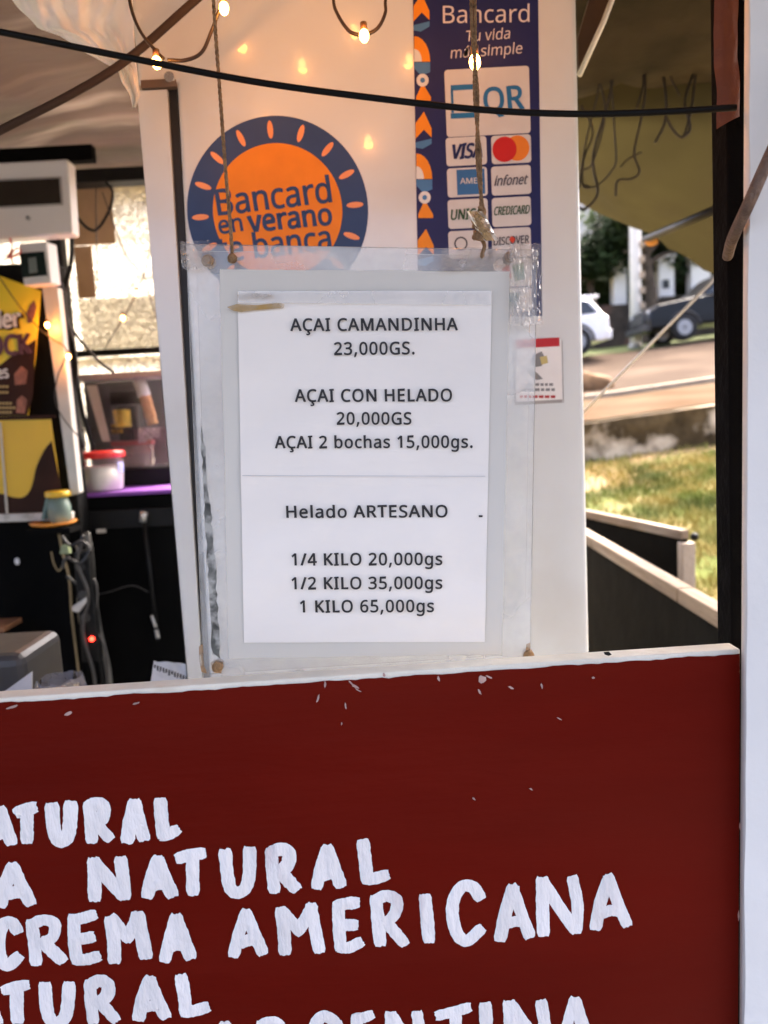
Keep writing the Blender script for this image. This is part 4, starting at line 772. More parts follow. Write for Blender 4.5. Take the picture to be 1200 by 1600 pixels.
# A4 page with fine creases, curled a little at the edges
pc = [SP.uv(*q) for q in ((382, 1003), (757, 1002), (768, 455), (372, 456))]
def pagef(u, v):
    q = (pc[0].lerp(pc[1], u)).lerp(pc[3].lerp(pc[2], u), v)
    off = .0024+.0007*noise.noise(Vector((u*3, v*5, 1)))+.0009*noise.noise(Vector((u*2+v*4, v*9-u*3, 6)))
    if abs(v-.478) < .009: off += .0009*(1-abs(v-.478)/.009)*(.4+.6*u)
    return SP.at(q, max(.0012, off))
m_paper = mat('white_paper', (.88, .815, .735), .75, var=.03, scale=9, bump=.12, bscale=22, stretch=(1, 1, 2))
pp = obj('paper_page', MB().grid(pagef, 60, 90), m_paper, sg, True)
tx = MB(); OFF = .0044
for s, x0, y0, x1, y1, c in (('AÇAI CAMANDINHA', 455, 518, 714, 517, 19), ('23,000GS.', 523, 555, 647, 554, 19), ('AÇAI CON HELADO', 462, 628, 705, 627, 19),
      ('20,000GS', 527, 663, 642, 663, 18.5), ('AÇAI 2 bochas 15,000gs.', 431, 700, 737, 699, 18.5), ('Helado ARTESANO', 449, 808, 698, 807, 18.5),
      ('1/4 KILO 20,000gs', 457, 882, 690, 881, 18.5), ('1/2 KILO 35,000gs', 457, 919, 690, 918, 18.5), ('1 KILO 65,000gs', 470, 955, 677, 954, 18.5)):
    text_mb(tx, SP, s, x0, y0, x1, y1, c, OFF, .028, 0, 45)
tx.pprism(SP, [(747, 804), (753, 804), (753, 807), (747, 807)][::-1], OFF)
obj('printed_text', tx, ink('black_ink', (.035, .032, .032)), pp)
q = MB(); q.pprism(SP, [(380, 742), (757, 743), (757, 744), (380, 743)][::-1], .0043); obj('fold_line', q, mat('fold_grey', (.60, .59, .58), .8), pp)
q = MB(); q.pprism(SP, [(356, 481), (372, 476), (404, 478), (438, 474), (446, 477), (444, 483), (410, 485), (378, 489), (366, 487)][::-1], .0048)
q.pprism(SP, [(373, 462), (395, 459), (431, 462), (428, 468), (374, 469)][::-1], .0048)
obj('tape_stain', q, sheer('brown_tape', (.42, .26, .08), .35, .3, .7, 50), pp)
q = MB(); q.pprism(SP, [(374, 456), (766, 456), (766, 478), (374, 474)][::-1], .0052)
obj('clear_tape', q, sheer('clear_tape_film', (.8, .79, .76), .72, .12, .25, 14), pp)
m_bolt = mat('brass_bolt', (.30, .19, .10), .35, metal=.7)
for x, y, rr_ in ((325, 408, .0050), (796, 402, .0046)):
    c = SP.uv(x, y); q = MB(); q.disc(SP, c, rr_, .003, .012, 24); q.disc(SP, c, rr_*.6, .0045, .0015, 24)
    obj('bolt', q, m_bolt, sg, bev=.0008)
m_rust = mat('rusty_bolt', (.34, .20, .09), .8, var=.4, scale=90, bump=.6, bscale=200)
for x, y in ((340, 1042), (826, 1024)):
    c = SP.uv(x, y); q = MB(); q.disc(SP, c, .0048, .003, .012, 20); q.disc(SP, c, .0028, .0042, .0012, 16)
    obj('rusty_bolt', q, m_rust, sg, bev=.0008)
q = MB()
q.pprism(SP, [(311, 1010), (317, 1004), (319, 1040), (324, 1052), (315, 1050), (311, 1030)][::-1], .0006); q.pprism(SP, [(329, 1036), (336, 1030), (349, 1034), (346, 1052), (334, 1050)][::-1], .0006)
q.pprism(SP, [(822, 1006), (828, 1004), (829, 1030), (820, 1030)][::-1], .0006)
obj('rust_stain', q, sheer('rust_film', (.38, .22, .10), .45, .4, .5, 70), sg)
# dull strip of sealant along the left edge
q = MB(); rn = random.Random(8)
pl_ = [(310+.052*(y-640)+2+rn.uniform(-1.5, 1.5), y) for y in range(660, 1030, 10)]; pr_ = [(310+.052*(y-640)+4+min(10, (y-640)*.045)+rn.uniform(-2, 2), y) for y in range(1029, 659, -10)]
q.pprism(SP, pl_+pr_, .0005); obj('sealant_strip', q, mat('grimy_sealant', (.10, .10, .088), .8, var=.7, scale=80, dirt=(.40, .39, .35), dscale=70, dth=(.44, .58)), sg)
# crumpled clear tape round the top corners
m_film = sheer('crumpled_film', (.75, .73, .7), .80, .05, .3, 30)
def crump(x0, y0, x1, y1, off, amp, seed, nu=34, nv=20):
    a, b2 = SP.uv(x0, y1), SP.uv(x1, y0)
    return MB().grid(lambda u, v: SP.at((a[0]+(b2[0]-a[0])*u+.002*noise.noise(Vector((v*9, seed, 0))), a[1]+(b2[1]-a[1])*v+.002*noise.noise(Vector((u*9, seed, 4)))),
        off+amp*abs(noise.noise(Vector((u*6+v*3, v*6, seed))))+amp*.6*noise.noise(Vector((u*15, v*13, seed)))), nu, nv)
obj('clear_tape', crump(690, 384, 838, 424, .006, .008, 3), m_film, sg)
obj('clear_tape', crump(796, 384, 840, 512, .0105, .007, 9), m_film, sg)
obj('clear_tape', crump(288, 378, 330, 424, .006, .005, 5), m_film, sg)

# ropes
m_jute = mat('jute_twine', (.36, .21, .10), .9, var=.4, scale=160, bump=1, bscale=300)
def rope(pts, r, seed=0):
    mb = MB()
    for k in range(3):
        o = []
        for i, p in enumerate(pts):
            a = i*.75+2*math.pi*k/3; o.append(p+Vector((math.cos(a), math.sin(a), 0))*r*.55)
        mb.tube(o, r*.62, 6)
    return mb
def dense(px, Y, n=70):
    q = path(px, Y); L = [0]
    for a, b in zip(q, q[1:]): L.append(L[-1]+(b-a).length)
    o = []; j = 0
    for i in range(n):
        s = L[-1]*i/(n-1)
        while j < len(q)-2 and L[j+1] < s: j += 1
        o.append(q[j].lerp(q[j+1], (s-L[j])/max(1e-9, L[j+1]-L[j])))
    return o
lr = thing('hanging_rope', 'thin brown twine tied through the upper left hole of the price sign', 'rope', P(362, 405, .655), 'ropes holding the price sign')
obj('strand', rope(dense([(322, -190), (330, -60), (336, 40), (344, 150), (352, 260), (359, 340), (363, 398)], .655, 160), .0014), m_jute, lr, True)
obj('knot', MB().ball(P(363, 404, .651), .0042, 12, (1, 1, 1)), m_jute, lr, True)
rr_ = thing('hanging_rope', 'orange lit twine with a thick taped knot at the upper right of the price sign', 'rope', P(753, 400, .655), 'ropes holding the price sign')
for k, dx in enumerate((-2.5, 2.5)):
    obj('strand', rope(dense([(735+dx, -190), (738+dx, -60), (740+dx, 50), (744-dx, 150), (748+dx, 250), (754-dx, 340)], .653, 160), .0013, k), m_jute, rr_, True)
kn = MB()
for k in range(7):
    a = k*.9; o = []
    for i in range(12):
        t = i/11; o.append(P(748+8*math.sin(a+t*5)+9*t*math.sin(k), 322+6*k*.5+34*t, .650-.004*math.cos(a+t*4)))
    kn.tube(o, .0016, 6)
for k in range(4):
    kn.tube([P(753+11*math.cos(t), 362+k*3+3*math.sin(t), .652-.007*math.sin(t)) for t in [2*math.pi*i/16 for i in range(17)]], .0016, 6)
kn.tube(path([(752, 372), (757, 384), (753, 398), (755, 402)], .652), .0017, 6)
obj('knot', kn, m_jute, rr_, True)
obj('tape_wrap', MB().grid(lambda u, v: P(740+34*v*.7-4+26*math.sin(u*6.28)*.5+6, 330+46*v, .650-.008*math.cos(u*6.28)+.002*noise.noise(Vector((u*6, v*6, 2)))), 24, 14), sheer('yellowed_tape', (.60, .40, .18), .55, .35, .3, 60), rr_)

# ================================================================ RED MENU BOARD
yaw = math.atan2(.022, .555); BP = vplane(.5815, yaw, 0)
tl = BP.uv(0, 1091); tr = BP.uv(1157, 1014); br = BP.uv(1168, 1640); bl = BP.uv(0, 1640)
ux = (tr-tl).normalized(); tl = tl-ux*1.6
m_bw = mat('cream_board_edge', (.72, .67, .55), .7, var=.08, scale=12, bump=.3, bscale=50, dirt=(.5, .42, .3), dscale=14, dth=(.62, .8))
m_red = mat('maroon_paint', (.108, .0048, .0019), .42, var=.2, scale=7, bump=.22, bscale=34, spec=.045, dirt=(.135, .012, .006), dscale=3.2, dth=(.48, .8), stretch=(.22, 1, 1))
bd = thing('menu_board', 'maroon painted menu board with white hand lettering and chipped cream top edge', 'sign board', BP.at((-.5, .15)))
zb = .12
obj('panel', MB().prism(BP, [Vector((tl.x, zb)), Vector((tr.x, zb)), tr, tl], 0, .018), m_bw, bd, bev=.0015)
ledge = []; rn = random.Random(12); n = 420
for i in range(n+1):
    t = i/n; q = tl.lerp(tr-Vector((.001, 0)), t)
    d = .0035+.0016*noise.noise(Vector((t*70, 0, 0)))+.0016*abs(noise.noise(Vector((t*260, 3, 0))))+.003*max(0, noise.noise(Vector((t*22, 9, 0)))-.25)
    ledge.append(q-Vector((0, d)))
red = MB(); lowv = [Vector((q.x, zb+.002)) for q in ledge]
k = len(ledge)
midv = [q-Vector((0, .02)) for q in ledge]
red.add([BP.at(q, .0007) for q in ledge]+[BP.at(q, .0008) for q in midv]+[BP.at(q, .0008) for q in lowv],
        [(i+k, i+1+k, i+1, i) for i in range(k-1)]+[(i+2*k, i+1+2*k, i+1+k, i+k) for i in range(k-1)])
pt_ = obj('red_paint', red, m_red, bd)
ch = MB(); rn = random.Random(21)
def chip(x, y, w_, h_, ang, off=.0012):
    p = []
    for i in range(9):
        a = 2*math.pi*i/9; rr2_ = rn.uniform(.6, 1.1); dx, dy = w_*rr2_*math.cos(a), h_*rr2_*math.sin(a)
        p.append((x+dx*math.cos(ang)-dy*math.sin(ang), y+dx*math.sin(ang)+dy*math.cos(ang)))
    ch.pprism(BP, p[::-1], off)
for a in ((108, 1114, 8, 3, -.5), (846, 1071, 2, 6, -.2), (752, 1060, 7, 7, .3), (749, 1080, 2, 6, -.5), (798, 1074, 6, 1.8, .5), (685, 1060, 2, 5, -.3), (764, 1057, 6, 2, .5),
          (873, 1122, 5, 1, .5), (556, 1072, 9, 2.5, .5), (548, 1066, 5, 1.5, .8), (508, 1068, 2, 6, .1), (497, 1090, 2, 8, .3), (540, 1102, 1.5, 5, -.2), (534, 1130, 1, 3, 0), (829, 1232, 4, 1.4, .5), (740, 1247, 4, 1.4, .6), (560, 1078, 7, 1.5, .5), (600, 1054, 3, 4, 0),
          (926, 1058, 3, 2, 0), (1153, 1430, 2, 9, 0), (1155, 1290, 1.5, 6, 0), (20, 1104, 10, 2.5, -.3), (214, 1098, 7, 2, -.2)): chip(*a)
obj('paint_chips', ch, mat('chip_pale', (.40, .25, .21), .8, var=.3, scale=80), pt_)
obj('black_speck', MB().pprism(BP, [(942, 1018), (950, 1017), (955, 1022), (950, 1024), (944, 1022)][::-1], .0014), m_blk, bd)

GL = {'A': [[(0, 0), (.16, .5), (.42, 1)], [(.42, 1), (.7, .5), (1, 0)], [(.2, .27), (.5, .30), (.78, .28)]],
 'T': [[(0, .90), (.5, .96), (1, 1)], [(.58, .93), (.58, .4), (.62, 0)]],
 'U': [[(.02, 1), (.10, .45), (.22, .10), (.5, 0), (.80, .10), (.95, .45), (.98, 1)]],
 'R': [[(.02, .95), (.08, .5), (.14, 0)], [(.02, .93), (.40, 1), (.74, .90), (.72, .62), (.45, .47), (.16, .43)], [(.38, .45), (.66, .25), (1, 0)]],
 'L': [[(.04, 1), (.14, .5), (.22, .05)], [(.20, .04), (.6, .06), (1, .12)]],
 'N': [[(.05, 0), (.03, .5), (.0, 1)], [(.04, .97), (.45, .5), (.90, .03)], [(.97, 0), (.96, .5), (.86, 1)]],
 'C': [[(.98, .80), (.75, .98), (.40, 1), (.12, .78), (.10, .42), (.28, .10), (.60, 0), (1, .18)]],
 'E': [[(.10, .97), (.12, .5), (.22, .04)], [(.08, .95), (.5, .98), (.85, 1)], [(.18, .52), (.5, .50), (.78, .52)], [(.22, .03), (.6, .02), (1, .08)]],
 'M': [[(.10, 0), (.05, .5), (.0, .95)], [(.02, .95), (.25, .72), (.48, .48)], [(.48, .48), (.66, .75), (.80, 1)], [(.80, 1), (.90, .5), (1, .03)]],
 'I': [[(.3, 1), (.5, .5), (.7, 0)]],
 'G': [[(.98, .82), (.72, .98), (.35, 1), (.06, .72), (.06, .35), (.30, .04), (.65, .02), (.92, .22), (.92, .42)], [(.55, .44), (1, .44)]]}
m_brush = mat('white_brush_paint', (.78, .735, .70), .5, var=.10, scale=32, bump=.4, bscale=120, stretch=(1, 1, .35), dirt=(.52, .42, .42), dscale=26, dth=(.60, .78))
LINES = [('top_line_lettering', [('A', -22, 28, 1258, 1322), ('T', 20, 62, 1254, 1318), ('U', 72, 122, 1250, 1320), ('R', 130, 180, 1246, 1316), ('A', 190, 235, 1246, 1316), ('L', 240, 285, 1242, 1313)]),
 ('natural_lettering', [('A', -8, 57, 1345, 1417), ('N', 137, 206, 1336, 1408), ('A', 222, 279, 1335, 1403), ('T', 272, 325, 1325, 1400), ('U', 342, 402, 1322, 1402), ('R', 413, 471, 1317, 1395), ('A', 486, 542, 1317, 1388), ('L', 556, 611, 1308, 1382)]),
 ('crema_lettering', [('C', -14, 38, 1432, 1515), ('R', 40, 107, 1428, 1508), ('E', 102, 162, 1422, 1507), ('M', 165, 237, 1422, 1503), ('A', 249, 307, 1425, 1502), ('A', 357, 420, 1417, 1494), ('M', 430, 509, 1410, 1492), ('E', 515, 570, 1402, 1487),
                      ('R', 577, 640, 1390, 1479), ('I', 650, 684, 1392, 1474), ('C', 692, 760, 1376, 1477), ('A', 772, 836, 1378, 1469), ('N', 836, 913, 1366, 1461), ('A', 920, 988, 1363, 1451)]),
 ('lower_natural_lettering', [('A', -52, 6, 1535, 1604), ('T', 0, 50, 1531, 1600), ('U', 60, 119, 1530, 1604), ('R', 130, 190, 1523, 1598), ('A', 208, 267, 1522, 1595), ('L', 272, 332, 1516, 1589)]),
 ('argentina_lettering', [('A', 325, 385, 1594, 1672), ('R', 400, 455, 1586, 1665), ('G', 478, 536, 1580, 1662), ('E', 545, 592, 1578, 1658), ('N', 600, 668, 1575, 1655), ('T', 676, 740, 1567, 1650), ('I', 745, 774, 1560, 1645), ('N', 786, 862, 1558, 1642), ('A', 870, 930, 1554, 1638)])]
HW = .0052
for li, (nm, ls) in enumerate(LINES):
    mb = MB(); ns = 0
    for ci, (chh, x0, x1, y0, y1) in enumerate(ls):
        ins = 10
        for sk in GL[chh]:
            pts = []
            for (a, b_) in sk:
                jx, jy = rn.uniform(-.02, .02), rn.uniform(-.02, .02)
                pts.append(BP.uv(x0+ins+(x1-x0-2*ins)*(a+jx), y1-ins*.8-(y1-y0-1.6*ins)*(b_+jy)-3*(a-.5)))
            q = smooth([Vector((p.x, p.y, 0)) for p in pts], 14)
            # extend the ends a little like a loaded brush
            e0 = (q[0]-q[2]).normalized()*.0036; e1 = (q[-1]-q[-3]).normalized()*.0036
            q = [q[0]+e0]+q+[q[-1]+e1]; m_ = len(q); cs_ = 7; vs = []; fs = []
            ph = rn.uniform(0, 99); wk = rn.uniform(.92, 1.08)
            for i, p in enumerate(q):
                t = (q[min(i+1, m_-1)]-q[max(i-1, 0)]).normalized(); nn = Vector((-t.y, t.x, 0))
                hw = HW*wk*(1+.10*noise.noise(Vector((i*.25, ph, 0))))
                endk = 1.0
                if i == 0 or i == m_-1: endk = .78
                for c in range(cs_):
                    s = -1+2*c/(cs_-1); rag = t*(.0012*noise.noise(Vector((s*5, ph, i*.02)))*(1 if i in (0, 1, m_-2, m_-1) else 0))
                    edge = 1+.05*noise.noise(Vector((i*.7, ph+s, 4)))
                    h_ = .0010+(.00007*ns) % .0006+.00030*(1-s*s)+.00012*noise.noise(Vector((s*6, ph, i*.08)))
                    w3 = p+nn*(s*hw*endk*edge)+rag
                    vs.append(BP.at((w3.x, w3.y), h_))
            for i in range(m_-1):
                for c in range(cs_-1): fs.append((i*cs_+c, i*cs_+c+1, (i+1)*cs_+c+1, (i+1)*cs_+c))
            mb.add(vs, [f[::-1] for f in fs]); ns += 1
    o = obj(nm, mb, m_brush, bd, True)

# ================================================================ POSTS ON THE RIGHT
m_wpost = mat('white_painted_post', (.74, .71, .66), .65, var=.06, scale=6, bump=.25, bscale=16, dirt=(.50, .50, .52), dscale=9, dth=(.62, .85))
WPp = vplane(.575)
xw = WPp.uv(1166, 1100).x
wq = MB().grid(lambda u, v: Vector((xw+.004*(1-v)*0+.0016*noise.noise(Vector((0, v*30, 2)))+(.14)*u, .575-.004*math.sin(math.pi*u), 2.3*v)), 12, 120)
wq.hexa([Vector((xw+.001, .576, 0)), Vector((xw+.14, .576, 0)), Vector((xw+.14, .576, 2.3)), Vector((xw+.001, .576, 2.3))], [Vector((xw+.003, .590, 0)), Vector((xw+.14, .66, 0)), Vector((xw+.14, .66, 2.3)), Vector((xw+.003, .590, 2.3))])
wp = tag(obj('white_post', wq, m_wpost, sm=True), 'rough white painted corner post at the right end of the maroon board', 'post')
BK = vplane(.665); zc = BK.uv(1140, 196).y
bkm = MB(); bkm.prism(BK, [BK.uv(1147, 1400), BK.uv(1172, 1400), BK.uv(1165, -90), BK.uv(1133, -90)], 0, .03)
kp = tag(obj('black_post', bkm, mat('black_timber', (.004, .0035, .0035), .85, var=.4, scale=9, bump=.5, bscale=40, spec=.06), bev=.002), 'black upright timber tight behind the white corner post', 'post')
RB = vplane(.655)
sm_ = MB().grid(lambda u, v: RB.px(1114+5*v+(38-2*v)*u+1.5*math.sin(v*9), -80+(282-8*u*0-20*u)*v+0, .004*math.sin(u*3.1)+.002*noise.noise(Vector((u*3, v*7, 0)))), 10, 40)
tag(obj('cloth_strip', sm_, cloth('rust_brown_cloth', (.15, .045, .022), .2, .2, 12, .5, 60), sm=True), 'rust brown cloth strip hanging beside the top of the black post', 'cloth')
# cord tied round the posts
cdm = MB(); cdm.tube(path([(1290, 60), (1240, 165), (1200, 250), (1170, 318), (1145, 372), (1137, 400)], [.55, .55, .552, .556, .60, .655]), .0043, 10)
tag(obj('tension_rope', cdm, mat('brown_cord', (.16, .10, .07), .85, var=.3, scale=90, bump=.7, bscale=200), sm=True), 'brown cord stretched slantwise across the white corner post', 'cord')
# stay wire
sw = MB().tube([P(880, 676, 1.9), P(1122, 430, 1.45)], .0030, 8)
tag(obj('stay_wire', sw, mat('grey_wire', (.55, .52, .48), .4, metal=.3), sm=True), 'straight pale grey stay line crossing in front of the road', 'wire')

# long black cable across the front
tag(obj('black_cable', MB().tube(path([(-160, 22), (0, 50), (200, 90), (400, 128), (600, 155), (760, 172), (900, 178), (1030, 175), (1150, 168)], .60), .0023, 10), mat('cable_black', (.004, .0035, .003), .6, spec=.15), sm=True),
    'thick black cable slung across the stall in front of the fridge', 'cable')
# brown cable behind, rising to the right
tag(obj('brown_cable', MB().tube(path([(-120, 268), (0, 204), (110, 148), (200, 92), (310, -4), (400, -80)], .93), .0046, 10), mat('cable_brown', (.05, .034, .026), .7, spec=.15), sm=True), 'slanting brown cable rising past the plastic film to the top of the fridge', 'cable')

# ================================================================ FAIRY LIGHTS
m_fw = mat('fairy_wire', (.015, .010, .008), .5)
m_bulb = mat('lit_bulb', (1, .7, .3), .3, emit=(1, .46, .10), emit_s=5)
m_sock = mat('bulb_socket', (.05, .03, .02), .5)
def lights(label, wires, bulbs, r, br, power, group):
    t = thing('fairy_lights', label, 'fairy lights', bulbs[0], group)
    mb = MB()
    for wv in wires: mb.tube(wv, r, 6)
    obj('wire', mb, m_fw, t, True)
    for k, p in enumerate(bulbs):
        bb_ = obj('bulb', MB().ball(p, br, 12, (1, 1, 1.35)), m_bulb, t, True)
        obj('socket', MB().tube([p+Vector((0, 0, br*1.1)), p+Vector((0, 0, br*2.6))], br*.7, 8), m_sock, bb_, True)
        if power:
            ld = bpy.data.lights.new('bulb_light', 'POINT'); ld.energy = power; ld.color = (1, .29, .045); ld.shadow_soft_size = br*1.3
            lo_ = bpy.data.objects.new('bulb_light', ld); col.objects.link(lo_); lo_.parent = t; lo_.location = p-WL[t.name]-Vector((0, br*2.0, br*.5))
Yn = .86
lights('warm fairy lights on a dark wire looped across the top of the fridge',
       [path([(196, -60), (204, 8), (220, 50), (244, 80), (256, 92)], Yn), path([(262, 94), (290, 94), (315, 82), (330, 50), (342, 18), (360, -30), (420, -90), (480, -60), (516, -20), (524, 15), (545, 48), (568, 56)], Yn),
        path([(569, 56), (590, 44), (602, 20), (605, -10), (640, -90), (700, -120), (735, -60), (740, 20), (742, 92)], Yn)],
       [P(245, 98, Yn-.01), P(350, 13, Yn-.01), P(569, 56, Yn-.01), P(742, 97, .70), P(430, -95, Yn), P(655, -105, Yn), P(300, -140, Yn), P(540, -170, Yn), P(820, -120, Yn)], .0019, .0050, .024, 'strings of fairy lights')
Yb = 2.15
lights('dim fairy lights on thin wire hung before the silver foil',
       [path([(236, 375), (228, 420), (213, 458), (192, 498), (172, 530), (164, 545)], Yb), path([(160, 300), (195, 395), (224, 430), (236, 470), (245, 500)], Yb), path([(-10, 420), (30, 478), (60, 512), (82, 530), (104, 548), (90, 590), (86, 625), (100, 655), (125, 685)], 1.96),
        path([(150, 290), (150, 330), (152, 440)], Yb)],
       [P(213, 458, Yb), P(192, 497, Yb), P(107, 557, 1.95), P(74, 508, 1.95)], .0016, .0055, .05, 'strings of fairy lights')

# ================================================================ PLASTIC FILM TOP LEFT
LE = [(-120, -120), (-60, -40), (0, 18), (45, 60), (55, 92), (85, 138), (110, 184), (130, 191), (148, 203), (168, 207)]
RE = [(-120, 203), (0, 207), (90, 212), (150, 219), (168, 212)]
def itp(T, y):
    for (a, xa_), (b_, xb_) in zip(T, T[1:]):
        if y <= b_: return xa_+(xb_-xa_)*(y-a)/(b_-a)
    return T[-1][1]
def film(u, v):
    y = -120+288*v; x = itp(LE, y)+(itp(RE, y)-itp(LE, y))*u
    x += 3*noise.noise(Vector((u*2, v*14, 0)))*(1-u)
    return P(x, y, .95+.03*noise.noise(Vector((u*4, v*5, 0)))+.02*noise.noise(Vector((u*9+v*4, v*7, 3)))+.03*math.sin(u*8+v*5)*.5)
tag(obj('plastic_film', MB().grid(film, 60, 90), cloth('white_plastic_film', (.93, .93, .92), .4, .06, 5, .35, 14), sm=True), 'crumpled white plastic film hanging at the upper left of the fridge', 'plastic film')

# ================================================================ WIRE TANGLE TOP RIGHT
m_wire = mat('brown_wire', (.022, .014, .009), .7, var=.3, scale=30)
tg = MB(); rn = random.Random(31)
for pts in ([(905, 60), (930, 130), (918, 220), (908, 290)], [(925, 40), (948, 140), (962, 240), (955, 270), (930, 290), (915, 285)], [(955, 90), (945, 170), (930, 240), (932, 300), (918, 325), (908, 322)],
            [(1002, 60), (1004, 130), (998, 190), (990, 240), (995, 270), (985, 282), (965, 284), (958, 310)], [(1035, 50), (1034, 120), (1036, 190), (1022, 226)], [(1036, 190), (1050, 205), (1065, 215), (1075, 185), (1085, 150), (1100, 90), (1110, 40)],
            [(940, -20), (965, 60), (1000, 120), (990, 180)], [(1090, 110), (1070, 160), (1078, 200), (1066, 215)], [(912, 100), (940, 180), (928, 250), (912, 262)], [(1000, 240), (980, 250), (968, 262)], [(1120, -20), (1085, 60), (1050, 110), (1060, 150)],
            [(905, 170), (925, 205), (915, 245), (912, 285), (925, 292)]):
    q = path([(x+rn.uniform(-2, 2), y) for x, y in pts], 1.80); q = [P_+Vector((0, .10*noise.noise(P_*4), 0)) for P_ in q]
    tg.tube(q, rn.uniform(.0018, .0032), 6)
tag(obj('loose_wires', tg, m_wire, sm=True), 'tangle of loose brown wires dangling under the olive awning', 'wires')
br_ = MB(); 
br_.prism(vplane(1.085), [vplane(1.085).uv(*q) for q in ((904, 112), (916, 92), (975, -60), (938, -60), (903, 60))], 0, .012)
tag(obj('roof_batten', br_, mat('varnished_batten', (.07, .03, .012), .5, var=.4, scale=14)), 'slanted varnished batten at the roof edge right of the fridge', 'batten')
tag(obj('highlight_streak', MB().tube([P(905, 118, 1.075), P(943, 34, 1.075), P(975, -50, 1.075)], .0036, 8), mat('highlight_streak', (.80, .74, .64), .5), sm=True), 'pale painted highlight slanting beside the varnished batten', 'highlight')  # light-coloured streak standing in for the highlight of a bright gap

# ================================================================ BLACK FENCE ON THE RIGHT
m_rail = mat('weathered_rail', (.19, .135, .09), .85, var=.35, scale=14, bump=.6, bscale=60, stretch=(1, .15, 1), dirt=(.34, .28, .21), dscale=9, dth=(.5, .7))
def fence(label, a, b, wd, hh, gaps, post=None):
    """a runs to b along the top face centre line"""
    a, b = Vector(a), Vector(b); t = (b-a).normalized(); s = t.cross(Vector((0, 0, 1))).normalized()*wd/2
    th = thing('black_fence', label, 'fence', (a.x/2+b.x/2, a.y/2+b.y/2, 0), 'black fences beside the stall')
    cuts = [0]+gaps+[1]
    for g0, g1 in zip(cuts, cuts[1:]):
        p = a.lerp(b, g0+.002); q = a.lerp(b, g1-.002)
        obj('top_rail', MB().hexa([p-s, q-s, q+s, p+s], [p-s-Vector((0, 0, hh)), q-s-Vector((0, 0, hh)), q+s-Vector((0, 0, hh)), p+s-Vector((0, 0, hh))]), m_rail, th, bev=.003)
    k = s*.6; zz = Vector((0, 0, hh+.001))
    base = lambda p: Vector((p.x, p.y, -.05))
    obj('black_board', MB().hexa([a-k-zz, b-k-zz, b+k-zz, a+k-zz], [base(a-k), base(b-k), base(b+k), base(a+k)]), m_blk2, th)
    return th
def atz(px, py, z):
    d = ray(px, py); return CAM+d*((z-CAM.z)/d.z)
zr = .985
fence('near black board fence with a worn timber rail running away from the white post', atz(895, 818, zr), atz(1215, 1000, zr), .034, .030, [.22, .72])
f2 = fence('far black board fence with a worn rail ending at a corner stump', atz(885, 790, zr), atz(1071, 828, zr), .026, .028, [])
c = atz(1072, 828, zr)
obj('end_post', MB().box((c.x-.018, c.y-.018, -.05), (c.x+.020, c.y+.020, zr-.036)), mat('pale_timber', (.42, .35, .28), .8, var=.2, scale=9, bump=.3), f2, bev=.003)
obj('rail_bolt', MB().ball((c.x+.012, c.y-.03, zr-.016), .012, 10), m_blk, f2, True)

# ================================================================ LEFT INTERIOR
# breaker box
m_pl = mat('white_plastic', (.68, .67, .67), .4, var=.03, scale=5)
m_smoke = mat('smoked_window', (.028, .022, .017), .2, spec=.25)
E1 = vplane(2.0)
eb = thing('electrical_box', 'large white breaker box with a long smoked window, mounted high at the left', 'electrical box', E1.px(40, 374))
a_ = [E1.uv(-150, 262), E1.uv(106, 248), E1.uv(113, 365), E1.uv(-150, 385)]
q = MB(); f_ = [E1.at(p, 0) for p in (a_[3], a_[2], a_[1], a_[0])]; q.hexa(f_, [v+Vector((0.0, .05, 0)) for v in f_])
obj('housing', q, m_pl, eb, bev=.006)
obj('window', MB().pprism(E1, [(-90, 328), (96, 318), (93, 279), (-90, 287)], .004, .006), m_smoke, eb, bev=.002)
obj('window_rim', MB().pprism(E1, [(-94, 331), (99, 321), (96, 276), (-94, 284)], .002, .004), mat('rim_grey', (.35, .34, .33), .5), eb)
obj('latch', MB().disc(E1, E1.uv(44, 341), .006, .003, .004, 20), mat('latch_grey', (.4, .4, .4), .4), eb)
obj('latch_slot', MB().disc(E1, E1.uv(44, 340), .0022, .0045, .003, 12), m_blk, eb)
bkx = MB(); bkx.box((-2.3, 2.11, P(0, 255, 2.1).z), (P(150, 330, 2.1).x, 2.14, P(0, 230, 2.1).z))
tag(obj('mounting_rail', bkx, m_blk2), 'black timber rail behind the large breaker box', 'rail')
E2 = vplane(1.93)
e2 = thing('electrical_box', 'small white breaker box with a dark green window below the large one', 'electrical box', E2.px(55, 445))
q = MB(); f_ = [E2.px(*p) for p in ((37, 447), (79, 443), (72, 377), (28, 381))]; q.hexa(f_, [v+Vector((.010, .04, .0)) for v in f_])
obj('housing', q, m_pl, e2, bev=.004)
obj('window', MB().pprism(E2, [(36, 434), (74, 430), (69, 393), (31, 396)], .003, .005), mat('green_smoked', (.012, .022, .020), .25, spec=.15), e2, bev=.001)
obj('breaker_switch', MB().pprism(E2, [(47, 428), (60, 426), (57, 402), (45, 404)], .0045, .0015), mat('switch_grey', (.16, .20, .19), .4), e2, bev=.001)
rw_ = MB(); rw_.tube(path([(16, 372), (18, 392), (12, 402), (22, 400), (32, 394), (28, 388), (18, 396), (20, 412)], 1.91), .0022, 6)
tag(obj('red_wire', rw_, mat('red_wire', (.60, .03, .02), .4), sm=True), 'curled red wire beside the small breaker box', 'wire')
